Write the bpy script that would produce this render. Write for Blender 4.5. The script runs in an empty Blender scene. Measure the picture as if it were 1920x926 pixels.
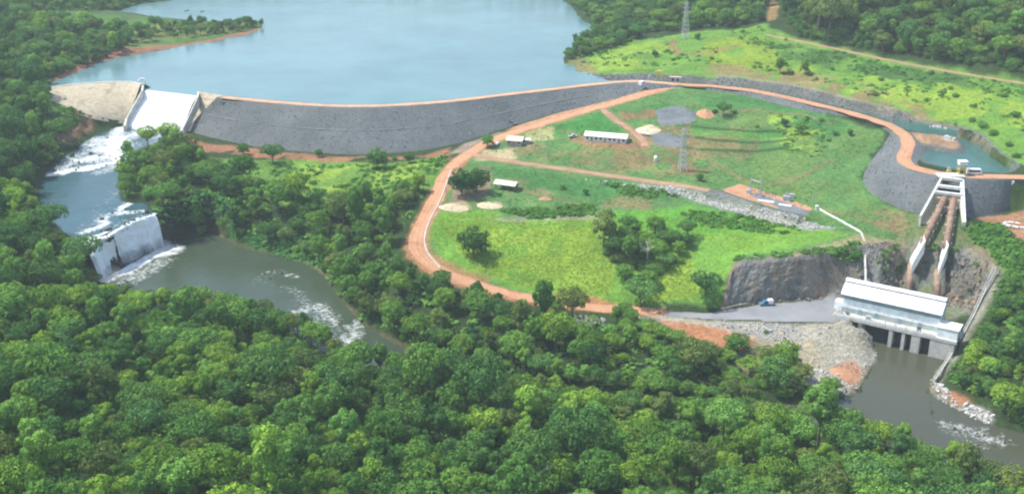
import bpy, bmesh, math, random
import numpy as np
from mathutils import Vector, Matrix
from mathutils.geometry import delaunay_2d_cdt

R = math.radians
random.seed(7)
rng = np.random.default_rng(7)
scene = bpy.context.scene
COL = scene.collection

# ------------------------------------------------------------------ camera, world, sun, exposure
CAM_H, PITCH, FPX = 190.0, 21.0, 2060.0
cam_d = bpy.data.cameras.new('camera')
cam = bpy.data.objects.new('camera', cam_d)
COL.objects.link(cam)
cam.location = (0, 0, CAM_H)
cam.rotation_euler = (R(90 - PITCH), 0, 0)
cam_d.sensor_width = 36.0
cam_d.lens = FPX / 1920 * 36.0
cam_d.clip_start = 1.0
cam_d.clip_end = 9000.0
scene.camera = cam

SUN_ELEV, SUN_AZ = 59.0, -80.0          # azimuth measured from +Y (into the picture) towards +X
world = bpy.data.worlds.new('World')
scene.world = world
world.use_nodes = True
wn = world.node_tree
bg = wn.nodes['Background']
sky = wn.nodes.new('ShaderNodeTexSky')
sky.sky_type = 'NISHITA'
sky.sun_disc = False
sky.sun_elevation = R(SUN_ELEV)
sky.sun_rotation = R(SUN_AZ)
sky.air_density = 1.2
sky.dust_density = 1.5
wn.links.new(sky.outputs['Color'], bg.inputs['Color'])
bg.inputs['Strength'].default_value = 0.15

sun_d = bpy.data.lights.new('sun', 'SUN')
sun = bpy.data.objects.new('sun', sun_d)
COL.objects.link(sun)
sun_d.energy = 4.0
sun_d.angle = R(0.5)
sun_d.color = (1.0, 0.95, 0.87)
sdir = Vector((math.cos(R(SUN_ELEV)) * math.sin(R(SUN_AZ)), math.cos(R(SUN_ELEV)) * math.cos(R(SUN_AZ)), math.sin(R(SUN_ELEV))))
sun.rotation_euler = (-sdir).to_track_quat('-Z', 'Y').to_euler()
sun.location = (-300, 600, 500)

scene.view_settings.view_transform = 'Standard'
scene.view_settings.look = 'None'
scene.view_settings.gamma = 1.0
scene.view_settings.exposure = 0.68
scene.render.engine = 'CYCLES'
scene.cycles.use_denoising = True
scene.cycles.max_bounces = 8
scene.cycles.transparent_max_bounces = 8
scene.cycles.volume_bounces = 0
scene.cycles.filter_width = 2.1

# ------------------------------------------------------------------ survey points: photograph pixel + height -> place on the map
_ct, _st = math.cos(R(PITCH)), math.sin(R(PITCH))
def ray(px, py):
    x = (px - 960) / FPX
    y = (463 - py) / FPX
    return np.array([x, _ct + y * _st, -_st + y * _ct])
def W(px, py, z):
    d = ray(px, py)
    t = (z - CAM_H) / d[2]
    return d * t + np.array([0, 0, CAM_H])
def WL(pts):
    return np.array([W(*p) for p in pts])
def resample(P, step):
    P = np.asarray(P, float)
    seg = np.linalg.norm(np.diff(P, axis=0), axis=1)
    s = np.concatenate([[0], np.cumsum(seg)])
    n = max(2, int(s[-1] / step) + 1)
    q = np.linspace(0, s[-1], n)
    return np.stack([np.interp(q, s, P[:, k]) for k in range(P.shape[1])], 1)
def smooth_line(P, it=3):
    P = np.asarray(P, float)
    for _ in range(it):                       # Chaikin
        a = P[:-1] * .75 + P[1:] * .25
        b = P[:-1] * .25 + P[1:] * .75
        m = np.empty((len(a) * 2, P.shape[1])); m[0::2] = a; m[1::2] = b
        P = np.vstack([P[:1], m, P[-1:]])
    return P
def offset_line(P, d):
    T = np.gradient(P[:, :2], axis=0)
    T /= np.linalg.norm(T, axis=1)[:, None] + 1e-9
    N = np.stack([-T[:, 1], T[:, 0]], 1)
    Q = P.copy(); Q[:, :2] += N * (d if np.isscalar(d) else np.asarray(d)[:, None])
    return Q
def inside(poly, X, Y):
    poly = np.asarray(poly)[:, :2]
    res = np.zeros(X.shape, bool)
    x0, y0 = poly[-1]
    for x1, y1 in poly:
        c = (y1 > Y) != (y0 > Y)
        if y1 != y0:
            res ^= c & (X < (x0 - x1) * (Y - y1) / (y0 - y1) + x1)
        x0, y0 = x1, y1
    return res

# value noise
_lat = rng.random((256, 256))
def vnoise(X, Y, s, seed=0):
    x = X / s + seed * 17.31 + 1000; y = Y / s + seed * 9.77 + 1000
    xi = np.floor(x).astype(int); yi = np.floor(y).astype(int)
    fx = x - xi; fy = y - yi
    fx = fx * fx * (3 - 2 * fx); fy = fy * fy * (3 - 2 * fy)
    g = lambda i, j: _lat[(xi + i) & 255, (yi + j) & 255]
    return (g(0, 0) * (1 - fx) * (1 - fy) + g(1, 0) * fx * (1 - fy) + g(0, 1) * (1 - fx) * fy + g(1, 1) * fx * fy) * 2 - 1
def fbm(X, Y, s, seed=0, o=4):
    r = 0; a = 1; t = 0
    for k in range(o):
        r = r + a * vnoise(X, Y, s / 2 ** k, seed + k * 3); t += a; a *= .55
    return r / t

# ------------------------------------------------------------------ layout of the main lines
LAKE_Z, CREST_Z = 46.0, 48.5
DAM = [((418,182),(348,243,30.5)), ((480,188),(412,262,30)), ((560,195),(512,279,29.5)), ((640,199),(602,287,29.5)),
       ((700,199),(680,290,29.5)), ((780,195),(770,284,30)), ((860,188),(845,274,31)), ((940,178),(920,250,34)),
       ((1030,168),(1010,220,38)), ((1120,157),(1105,197,41)), ((1190,151),(1190,179,43.8)), ((1240,155),(1248,168,46.6)),
       ((1275,159),(1280,163,48.2))]
dam_crest = smooth_line([W(a[0], a[1], CREST_Z) for a, b in DAM]); dam_toe = smooth_line([W(*b) for a, b in DAM])
EMB = [((1330,161),(1325,167,47.5)), ((1400,168),(1388,176,46.6)), ((1460,179),(1450,192,46)), ((1540,198),(1538,214,45.3)),
       ((1600,213),(1610,233,44.4)), ((1660,231),(1650,252,43.2)), ((1690,247),(1662,268,42)), ((1706,265),(1648,283,41)),
       ((1697,286),(1630,308,39.5)), ((1692,300),(1618,332,38.3)), ((1706,312),(1628,357,36.8)), ((1735,320),(1668,382,35)),
       ((1765,326),(1720,402,34.3)), ((1800,329),(1797,413,34)), ((1850,331),(1850,405,34.2)), ((1900,332),(1903,392,35.5)), ((1980,333),(1990,383,36.5)), ((2150,331),(2165,377,37.5)), ((2420,322),(2440,364,39))]
emb_crest = smooth_line([W(a[0], a[1], CREST_Z) for a, b in EMB]); emb_toe = smooth_line([W(*b) for a, b in EMB])

TLa, TLb = W(1766,332,49.2), W(1726,404,37.0); TRa, TRb = W(1804,336,49.2), W(1808,416,35.5)
INTAKE = np.array([TLa, TLb, TRb, TRa]) + np.array([0, 0, 0]); INTAKE[:2] += [.3, 0, 0]; INTAKE[2:] -= [.3, 0, 0]; INTAKE[1:3] += [0, -3, 0]
def _lf(f, s, dz): return (TLa * (1 - f) + TLb * f) * (1 - s) + (TRa * (1 - f) + TRb * f) * s + np.array([0, 0, dz])
PEN_L = [_lf(.38, .40, -2.3), W(1731,456,29.5), W(1708,497,19.5), W(1704,548,11)]
PEN_R = [_lf(.38, .70, -2.3), W(1774,464,29.5), W(1758,506,19.5), W(1757,560,11)]
def rd(pts): return resample(smooth_line(WL(pts)), 3.0)
road_lower = rd([(1268,159,48.5),(1230,170,47.2),(1150,194,44.2),(1080,213,41.3),(1000,237,38),(930,260,35),(885,283,32.5),(848,312,31),(830,340,30.5),
                 (818,372,29.5),(800,405,28),(783,437,25.5),(782,470,22.5),(805,495,19.8),(850,520,17),(920,541,14.5),(1000,561,12.5),(1100,575,10.8),(1180,581,10),(1235,585,9.7)])
road_field = rd([(885,290,32),(940,300,31.8),(1000,309,31.8),(1080,320,31.6),(1160,332,31.3),(1250,344,30.8),(1330,357,30.6)])
road_shed = rd([(1130,204,43.5),(1150,222,41.5),(1185,243,39.5),(1205,262,38),(1210,275,37)])
road_upper = rd([(1440,66,58),(1500,78,58),(1560,90,58),(1640,108,58),(1700,120,58),(1800,138,59),(1930,158,60),(2060,180,61),(2420,225,63)])
road_emb = resample(emb_crest, 3.0)
road_dam = resample(dam_crest, 3.0)

# rivers: left bank px, right bank px, level
UP = [((238,234),(346,246),29.0), ((200,244),(305,262),28.8), ((160,266),(252,284),28.0), ((118,296),(242,302),26.6),
      ((88,320),(226,322),25.3), ((72,352),(220,346),25.0), ((78,388),(230,386),24.8), ((108,426),(268,376),24.4), ((150,457),(290,403),24.0)]
LOW = [((195,523),(306,462),9.0), ((225,556),(338,446),9.0), ((320,576),(400,435),8.9), ((415,582),(440,462),8.8), ((500,594),(520,479),8.6),
       ((555,622),(592,500),8.2), ((600,654),(628,548),7.7), ((645,688),(666,600),7.0), ((708,704),(742,648),6.0), ((820,726),(850,698),5.0),
       ((950,748),(985,715),4.4), ((1200,772),(1200,746),3.4), ((1400,786),(1400,760),2.4), ((1540,796),(1560,757),1.6), ((1625,820),(1602,738),1.4),
       ((1680,842),(1744,737),1.25), ((1760,866),(1795,768),1.0), ((1850,892),(1860,798),0.7), ((1930,915),(1935,815),0.3), ((2080,950),(2080,850),-0.3), ((2420,1000),(2420,900),-1.0)]
TAIL = [((1622,618),(1768,655),1.15), ((1650,668),(1750,712),1.15), ((1603,737),(1743,738),1.2), ((1590,790),(1750,790),1.15)]
def banks(S):
    L = smooth_line([W(a[0], a[1], z) for a, b, z in S], 2); Rr = smooth_line([W(b[0], b[1], z) for a, b, z in S], 2)
    return L, Rr
up_L, up_R = banks(UP); low_L, low_R = banks(LOW); tail_L, tail_R = banks(TAIL)
POND = [(1668,229),(1692,240),(1740,250),(1800,263),(1812,280),(1800,289),(1760,283),(1732,277),(1718,290),(1736,306),(1780,316),(1840,321),(1915,321),
        (1895,306),(1870,289),(1848,268),(1822,250),(1780,242),(1730,234),(1690,222)]
pond_w = smooth_line(WL([(a, b, LAKE_Z) for a, b in POND + POND[:1]]), 2)[:-1]

# ------------------------------------------------------------------ ground height field (relaxed between surveyed lines)
CS = 1.5
gx = np.arange(-630, 630.01, CS); gy = np.arange(165, 1260.01, CS)
NX, NY = len(gx), len(gy)
GX, GY = np.meshgrid(gx, gy)                       # [iy, ix]
val = np.zeros((NY, NX)); fix = np.zeros((NY, NX), bool)
keep_flat = np.zeros((NY, NX), bool)
def setpts(P, z=None):
    ix = np.rint((P[:, 0] - gx[0]) / CS).astype(int); iy = np.rint((P[:, 1] - gy[0]) / CS).astype(int)
    ok = (ix >= 0) & (ix < NX) & (iy >= 0) & (iy < NY)
    val[iy[ok], ix[ok]] = (P[ok, 2] if z is None else z); fix[iy[ok], ix[ok]] = True
def cline(P, dz=0.0):
    Q = resample(P, .6); Q = Q.copy(); Q[:, 2] += dz; setpts(Q)
def pxline(pts, dz=0.0): cline(WL(pts), dz)
cp_mask = np.zeros((NY, NX), bool)
def cpoint(*pts):
    global cp_mask
    f0 = fix.copy(); setpts(WL(pts)); cp_mask |= fix & ~f0

# hills and open ground
cpoint((1300,120,51),(1380,90,55),(1480,95,56),(1600,150,54),(1700,180,53),(1850,200,55),(1750,240,51),(1900,260,51),(1880,300,50),(1990,250,53),
       (1750,100,64),(1550,30,66),(1500,-10,68),(1920,60,84),(1700,0,84),(1920,-20,96),(1300,0,60),(1230,70,52),(1160,125,48),(1250,110,50),(1200,30,56),(1120,10,50),(1300,-90,75),(1110,-40,52),
       (1700,-80,105),(2000,-80,120),
       (0,110,50),(60,140,50),(50,50,53),(0,0,62),(150,30,51),(200,60,50),(260,60,48.6),(320,60,48.2),(430,52,47.4),(-100,0,68),(150,0,56),(-150,100,60),
       (0,200,49),(0,260,46),(60,230,46),(30,330,38),(0,400,35),(-60,300,46),(60,430,30),(100,490,25),(0,530,27),(-120,450,40),(120,215,45),(110,260,38))
cpoint((700,640,12.5),(800,600,14))
cpoint((300,700,15),(100,640,17),(0,640,24),(0,800,27),(-150,700,34),(300,850,19),(600,800,11),(700,900,12),(1000,900,8),(1300,930,6),(1600,960,5),(1000,1010,12),(0,1000,31),(500,1010,19),(1500,1030,8),(1900,1000,5),
       (2100,1050,8),(-200,1000,40))
cpoint((1850,560,20),(1900,600,17),(1920,480,30),(1850,650,8),(1920,700,9),(1880,760,2.6),(1900,430,33),(2050,600,28),(2050,480,40),(2050,760,8),(1850,470,29))
# field inside the loop
cpoint((1180,230,40),(1100,240,38),(1000,275,34.5),(1060,270,35.5),(1200,290,34.5),(1280,250,38),(1380,200,44),(1450,230,42),(1400,280,36),(1500,300,36.5),(1300,320,31.8),(1560,350,34),(1420,335,31.8),
       (1500,260,40),(1640,420,30.5),(1680,430,31),(950,350,29.5),(1050,350,30),(1150,360,29.5),(900,390,28.2),(1000,395,27.5),(1100,400,27.3),(1250,400,27.5),(1400,430,26.8),
       (880,450,23),(1000,470,21.5),(1100,480,20.5),(1200,470,21.5),(1300,470,23),(900,510,18.8),(1000,535,15.6),(1100,550,13.2),(1200,540,13.5),(1300,545,14),(1330,520,17),(1280,570,10.6),(1345,572,10.5))
pxline([(1350,362,30.6),(1430,388,30.4),(1500,410,30),(1570,438,29)])
pxline([(1385,342,30.8),(1460,366,30.6),(1530,390,30.4),(1612,438,29.2)])
pxline([(1250,352,29.5),(1350,382,27.8),(1450,412,27),(1540,432,26.6)])
for _x in range(-420, 160, 12): setpts(np.array([[_x, 1200 + 15 * math.sin(_x * .02), 56 + 6 * math.sin(_x * .013)], [_x, 1250, 84 + 10 * math.sin(_x * .011)]]))
# island wood between the river and the dam
cpoint((300,280,31),(350,300,30.5),(280,330,29),(350,370,27.5),(270,370,26.2),(450,320,30),(600,320,29.5),(700,330,30),(750,330,30),(500,380,27.5),(600,400,26),(700,400,27),(455,396,23),(500,425,19),(560,448,18),(650,480,17),(700,500,16.5),(740,540,14.5))
pxline([(292,398,25),(318,384,25.5),(345,374,26),(400,364,26.5),(436,388,25.5)])
# cliff behind the powerhouse
pxline([(1372,508,22),(1385,490,25),(1450,487,26),(1530,480,26.6),(1610,461,27),(1700,459,27.5),(1800,463,28),(1845,483,28),(1868,503,27)])
pxline([(1352,577,9.7),(1420,566,9.5),(1500,561,9.5),(1558,557,9.5),(1700,575,9.5),(1790,575,9.5),(1822,570,9.7)])
pxline([(1868,503,27),(1850,540,20),(1826,590,12.5),(1800,640,5.5),(1775,690,2.6)])
# yard and spoil bank
pxline([(1200,588,9.6),(1270,598,9.4),(1330,602,9.4),(1450,606,9.4),(1560,606,9.4),(1620,617,9)])
pxline([(1240,585,9.6),(1330,584,9.6),(1400,572,9.6),(1560,560,9.5)])
cpoint((1420,590,9.5),(1500,585,9.5),(1540,590,9.5),(1640,600,9.4))
pxline([(1620,617,9),(1640,630,5),(1648,665,1.6),(1603,736,1.6),(1560,741,1.9)])
cpoint((1560,640,6.5),(1480,640,6.2),(1590,690,3.0),(1520,700,3.2),(1400,640,6.0),(1330,630,7),(1400,700,3.8),(1300,660,6),(1480,725,2.2),(1220,640,7.5),(1100,620,8.5),(1100,660,6.5),(1000,640,8))
# wing dam left of the spillway
WING = [((58,171),(66,180,46.5)), ((130,159),(110,192,43.8)), ((190,154.5),(160,214,38)), ((245,153.5),(212,224,33)), ((266,159),(238,226,31.5))]
wing_crest = smooth_line([W(a[0], a[1], CREST_Z) for a, b in WING]); wing_toe = smooth_line([W(*b) for a, b in WING])
pxline([(150,226,38),(165,238,31),(130,290,28.5)])

# lake
lake_px = [(1130,152),(1110,143),(1075,131),(1058,115),(1062,95),(1085,75),(1118,56),(1100,44),(1070,20),(1055,0),(1040,-20),(960,-36),(800,-42),(640,-42),(480,-36),(400,-20),(330,0),(262,8),(218,22),(290,30),(368,38),
           (440,39),(480,40),(500,45),(497,53),(460,67),(400,79),(340,89),(262,101),(180,121),(105,151),(62,172)]
lake_shore = WL([(a, b, LAKE_Z) for a, b in lake_px])
lake_poly = np.vstack([lake_shore, offset_line(wing_crest, 1.0), W(268,170,LAKE_Z)[None], W(370,182,LAKE_Z)[None], offset_line(dam_crest[: int(len(dam_crest) * .82)], 4.0)])
def erode(m, n):
    for _ in range(n):
        m = m & np.roll(m, 1, 0) & np.roll(m, -1, 0) & np.roll(m, 1, 1) & np.roll(m, -1, 1)
    return m
lake_m = inside(lake_poly, GX, GY)
cline(np.vstack([lake_shore]), 0.05)
e = erode(lake_m, 3); val[e] = LAKE_Z - 2.5; fix[e] = True
# river beds and banks
def riverbed(L, Rr, depth, bank, inset=2.0, outset=4.0):
    for A, B in ((L, Rr), (Rr, L)):
        d = B - A; d[:, 2] = 0; w = np.linalg.norm(d, axis=1)[:, None]; u = d / w
        if bank is not None: cline(A - u * outset, bank)
        cline(A, 0.1); cline(A + u * inset, -depth)
    for t in np.linspace(.12, .88, 24): cline(L * (1 - t) + Rr * t, -depth)
riverbed(up_L, up_R, 1.0, 1.2)
riverbed(low_L[1:], low_R[1:], 1.3, 1.4)
riverbed(tail_L, tail_R, 1.3, None)
cline(np.array([up_L[-1], up_R[-1]]), -.5)
# the fall
fall_crest = smooth_line(WL([(150,459,24),(178,452,24),(204,445,24),(228,429,24),(256,415,24),(290,403,24)]), 2)
fall_base = smooth_line(WL([(191,527,9),(207,512,9),(223,494,9),(246,485,9),(276,471,9),(308,459,9)]), 2)
for o_, d_ in ((4.5, -1.0), (3.0, -1.4), (1.5, -4.0), (0, -9)): cline(fall_crest + np.array([-.45 * o_, .89 * o_, 0]), d_)
cline(fall_base * .5 + fall_crest * .5, -10.0); cline(fall_base, -2.0)
# canal behind the embankment
em = road_emb
side = offset_line(em, 7.8)
SG = 1.0
cut = int(np.argmin(np.linalg.norm(em[:, :2] - W(1655,229,CREST_Z)[:2], axis=1)))
canal_near, canal_far = offset_line(em, 7.8)[:cut], offset_line(em, 17)[:cut]
for d, z in ((3.6, CREST_Z), (7.8, LAKE_Z), (9.0, 44), (11.5, 44), (13, LAKE_Z), (19.5, 50.4)):
    q = offset_line(em, d)[:cut].copy(); q[:, 2] = z; cline(q)
pm = inside(pond_w, GX, GY)
cline(np.vstack([pond_w, pond_w[:1]]), 0.05)
e = erode(pm, 2); val[e] = LAKE_Z - 2; fix[e] = True
pxline([(1800,240,50),(1840,256,50),(1870,282,50),(1895,300,49.5),(1925,312,49.5)])
cpoint((1745,262,48),(1775,270,47.6),(1795,272,47.4),(1725,262,48.2))

# roads: level cross-sections
def road_bed(P, w, dz=0.0):
    n = int(w / 2 / .7) + 1
    for d in np.linspace(-w / 2, w / 2, 2 * n + 1): cline(offset_line(P, d), dz)
ROADS = [(road_lower, 7.6), (road_field, 5.0), (road_shed, 4.5), (road_upper, 4.0)]
for P, w in ROADS: road_bed(P, w + 3.0)
# earth under the dams
for c, t in ((dam_crest, dam_toe), (emb_crest, emb_toe), (wing_crest, wing_toe)):
    for k in np.linspace(0, 1, 34):
        cline(c * (1 - k) + t * k, -2.2 * (1 - k) - .5)
    cline(offset_line(c, 2.5), -2.4); cline(t, -.2)
road_bed(dam_crest, 7.0, -2.0); road_bed(emb_crest, 7.0, -2.0)
for k in np.linspace(0, 1, 20): cline(np.array([W(268,172,46), W(368,184,46)]) * (1 - k) + np.array([W(238,238,29), W(340,245,29)]) * k, -1.2)

# intake trench and the bed of the two pipes
for k in np.linspace(-.02, 1.02, 30):
    A_, B_ = TLa * (1 - k) + TLb * k, TRa * (1 - k) + TRb * k
    cline(np.array([A_ * .97 + B_ * .03, A_ * .03 + B_ * .97]), -9.0 + 4.2 * k)
for PN in (PEN_L, PEN_R):
    for d in np.linspace(-4.5, 4.5, 9): cline(offset_line(resample(np.array(PN), 1.0), d), -2.8)
PM = (np.array(PEN_L) + np.array(PEN_R)) / 2
for d in (-1, 0, 1): cline(offset_line(resample(PM, 1.0), d), -2.9)
# pads
def pad(px, zfun=None):
    poly = WL(px); m = inside(poly, GX, GY)
    A = np.c_[poly[:, :2], np.ones(len(poly))]; s = np.linalg.lstsq(A, poly[:, 2], rcond=None)[0]
    val[m] = s[0] * GX[m] + s[1] * GY[m] + s[2]; fix[m] = True
YARD = [(1212,586,9.6),(1270,584,9.6),(1330,585,9.6),(1370,578,9.6),(1430,570,9.5),(1500,563,9.5),(1572,556,9.5),(1592,560,9.5),(1594,600,9.5),(1560,604,9.5),(1450,604,9.5),(1330,600,9.5),(1265,597,9.5)]
SUBPAD = [(1347,357,30.6),(1387,344,30.7),(1460,366,30.5),(1530,391,30.2),(1510,408,30),(1430,384,30.3)]
PENIN = [(1712,262,48.3),(1730,250,48.3),(1760,252,48.2),(1795,260,48.0),(1805,270,47.7),(1797,284,47),(1760,280,47),(1728,274,47.7)]
for p_ in (YARD, SUBPAD, PENIN): pad(p_)
_a, _b = W(1568,590,9.5), W(1790,640,9.5); _u = (_b - _a) / np.linalg.norm((_b - _a)[:2]); _n = np.array([-_u[1], _u[0], 0]); _L = float(np.linalg.norm((_b - _a)[:2]))
BAY = np.array([_a + _u * x + _n * y for x, y in ((_L * .235, -2.0), (_L * .235, 6.4), (_L + .6, 6.4), (_L + .6, -2.0))])
_m = inside(BAY, GX, GY); val[_m] = -.6; fix[_m] = True

def relax():
    levels = []
    v, f = val, fix
    while True:
        levels.append((v, f))
        if min(v.shape) < 40: break
        ny, nx = (v.shape[0] + 1) // 2, (v.shape[1] + 1) // 2
        vp = np.zeros((ny * 2, nx * 2)); fp = np.zeros((ny * 2, nx * 2))
        vp[:v.shape[0], :v.shape[1]] = np.where(f, v, 0); fp[:v.shape[0], :v.shape[1]] = f
        vs = vp.reshape(ny, 2, nx, 2).sum((1, 3)); fs = fp.reshape(ny, 2, nx, 2).sum((1, 3))
        v = np.where(fs > 0, vs / np.maximum(fs, 1), 0); f = fs > 0
    u = None
    for k in range(len(levels) - 1, -1, -1):
        v, f = levels[k]
        if u is None: u = np.where(f, v, v[f].mean())
        else:
            u = np.repeat(np.repeat(u, 2, 0), 2, 1)[:v.shape[0], :v.shape[1]]
            u = np.where(f, v, u)
        for _ in range({0: 60, 1: 90}.get(k, 260)):
            p = np.pad(u, 1, mode='edge')
            a = .25 * (p[:-2, 1:-1] + p[2:, 1:-1] + p[1:-1, :-2] + p[1:-1, 2:])
            u = np.where(f, v, a)
    f2 = fix & ~cp_mask                        # let go of the single points and round off the peaks they leave
    for _ in range(170):
        p = np.pad(u, 1, mode='edge')
        u = np.where(f2, val, .25 * (p[:-2, 1:-1] + p[2:, 1:-1] + p[1:-1, :-2] + p[1:-1, 2:]))
    return u
H = relax()
def blur(a, n):
    for _ in range(n):
        p = np.pad(a, 1, mode='edge'); a = (p[:-2, 1:-1] + p[2:, 1:-1] + p[1:-1, :-2] + p[1:-1, 2:] + 2 * p[1:-1, 1:-1]) / 6
    return a
soft = 1 - blur(fix.astype(float), 4)
soft = np.clip(soft * 1.3 - .3, 0, 1)
H = H + soft * (fbm(GX, GY, 26, 3, 4) * 1.5)

def HZ(x, y):
    x = np.asarray(x, float); y = np.asarray(y, float)
    fx = np.clip((x - gx[0]) / CS, 0, NX - 1.001); fy = np.clip((y - gy[0]) / CS, 0, NY - 1.001)
    ix = fx.astype(int); iy = fy.astype(int); fx = fx - ix; fy = fy - iy
    return H[iy, ix] * (1 - fx) * (1 - fy) + H[iy, ix + 1] * fx * (1 - fy) + H[iy + 1, ix] * (1 - fx) * fy + H[iy + 1, ix + 1] * fx * fy
_tt = np.arange(230, 1700, 1.0)
def P(px, py):                                     # where the sight line through a pixel meets the ground
    d = ray(px, py)
    x = d[0] * _tt; y = d[1] * _tt; z = CAM_H + d[2] * _tt
    b = z < HZ(x, y)
    k = int(np.argmax(b)) if b.any() else len(_tt) - 1
    return np.array([x[k], y[k], float(HZ(x[k], y[k]))])
def PL(pts): return np.array([P(*p) for p in pts])

# ------------------------------------------------------------------ tags, meshes
def tag(o, label=None, cat=None, group=None, kind=None):
    if label: o['label'] = label
    if cat: o['category'] = cat
    if group: o['group'] = group
    if kind: o['kind'] = kind
    return o
def empty(name, loc, rz=0.0, label=None, cat=None, group=None):
    o = bpy.data.objects.new(name, None); COL.objects.link(o)
    o.location = loc; o.rotation_euler = (0, 0, rz); o.empty_display_size = 1
    return tag(o, label, cat, group)
def np_mesh(name, V, F, mat, smooth=False):
    V = np.asarray(V, np.float32); F = np.asarray(F, np.int32)
    me = bpy.data.meshes.new(name)
    n, k = F.shape
    me.vertices.add(len(V)); me.vertices.foreach_set('co', V.ravel())
    me.loops.add(n * k); me.loops.foreach_set('vertex_index', F.ravel())
    me.polygons.add(n); me.polygons.foreach_set('loop_start', np.arange(0, n * k, k, dtype=np.int32)); me.polygons.foreach_set('loop_total', np.full(n, k, np.int32))
    me.polygons.foreach_set('use_smooth', np.full(n, smooth, bool))
    me.update(calc_edges=True); me.validate()
    if mat: me.materials.append(mat)
    return me
def link(name, me, parent=None, loc=None):
    o = bpy.data.objects.new(name, me); COL.objects.link(o)
    if parent: o.parent = parent
    if loc is not None: o.location = loc
    return o
def grid_faces(ny, nx):
    i = np.arange(ny * nx).reshape(ny, nx)
    return np.stack([i[:-1, :-1], i[:-1, 1:], i[1:, 1:], i[1:, :-1]], -1).reshape(-1, 4)
def attr_color(me, name, C):
    a = me.attributes.new(name, 'FLOAT_COLOR', 'POINT')
    C4 = np.ones((len(C), 4), np.float32); C4[:, :3] = C; a.data.foreach_set('color', C4.ravel())
def attr_float(me, name, v):
    a = me.attributes.new(name, 'FLOAT', 'POINT'); a.data.foreach_set('value', np.asarray(v, np.float32).ravel())

class MB:                                            # collects shapes into ONE mesh
    def __init__(s): s.v = []; s.f = []
    def add(s, V, F):
        b = len(s.v); s.v += [tuple(map(float, q)) for q in V]; s.f += [tuple(b + i for i in q) for q in F]; return s
    def box(s, x0, x1, y0, y1, z0, z1):
        V = [(x0,y0,z0),(x1,y0,z0),(x1,y1,z0),(x0,y1,z0),(x0,y0,z1),(x1,y0,z1),(x1,y1,z1),(x0,y1,z1)]
        return s.add(V, [(0,3,2,1),(4,5,6,7),(0,1,5,4),(1,2,6,5),(2,3,7,6),(3,0,4,7)])
    def hexa(s, b, t):                               # four bottom and four top corners
        return s.add(list(b) + list(t), [(3,2,1,0),(4,5,6,7),(0,1,5,4),(1,2,6,5),(2,3,7,6),(3,0,4,7)])
    def tube(s, a, b, r, n=6, r2=None):
        a = Vector(a); b = Vector(b); d = (b - a)
        if d.length < 1e-6: return s
        q = d.to_track_quat('Z', 'Y'); r2 = r if r2 is None else r2
        V = [a + q @ Vector((math.cos(k * 2 * math.pi / n) * r, math.sin(k * 2 * math.pi / n) * r, 0)) for k in range(n)]
        V += [b + q @ Vector((math.cos(k * 2 * math.pi / n) * r2, math.sin(k * 2 * math.pi / n) * r2, 0)) for k in range(n)]
        return s.add(V, [(k, (k + 1) % n, n + (k + 1) % n, n + k) for k in range(n)] + [tuple(range(n - 1, -1, -1)), tuple(range(n, 2 * n))])
    def path(s, pts, r, n=10):
        for a, b in zip(pts[:-1], pts[1:]): s.tube(a, b, r, n)
        return s
    def beam(s, a, b, w, h):                         # upright rectangular bar between two points
        a = Vector(a); b = Vector(b); d = b - a
        u = Vector((-d.y, d.x, 0)); u = u.normalized() if u.length > 1e-6 else Vector((1, 0, 0))
        n = d.normalized().cross(u).normalized()
        c = [a + u * i * w / 2 + n * j * h / 2 for i, j in ((-1,-1),(1,-1),(1,1),(-1,1))]
        return s.hexa(c, [q + d for q in c])
    def prism(s, poly, z0, z1):
        n = len(poly)
        return s.add([(x, y, z0) for x, y in poly] + [(x, y, z1) for x, y in poly],
                     [tuple(range(n - 1, -1, -1)), tuple(range(n, 2 * n))] + [(k, (k + 1) % n, n + (k + 1) % n, n + k) for k in range(n)])
    def sweep(s, prof, y0, y1):                      # (x,z) profile along y
        n = len(prof)
        return s.add([(x, y0, z) for x, z in prof] + [(x, y1, z) for x, z in prof], [tuple(range(n)), tuple(range(2 * n - 1, n - 1, -1))] + [((k + 1) % n, k, n + k, n + (k + 1) % n) for k in range(n)])
    def build(s, name, mat, parent=None, smooth=False, label=None, rel=None):
        me = bpy.data.meshes.new(name)
        V = s.v
        if rel is not None: V = [(x - rel[0], y - rel[1], z - rel[2]) for x, y, z in V]
        me.from_pydata(V, [], s.f)
        bm = bmesh.new(); bm.from_mesh(me); bmesh.ops.recalc_face_normals(bm, faces=bm.faces); bm.to_mesh(me); bm.free()
        if smooth: me.polygons.foreach_set('use_smooth', [True] * len(me.polygons))
        me.materials.append(mat); me.update()
        o = link(name, me, parent)
        if label: o['label'] = label
        return o

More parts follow.
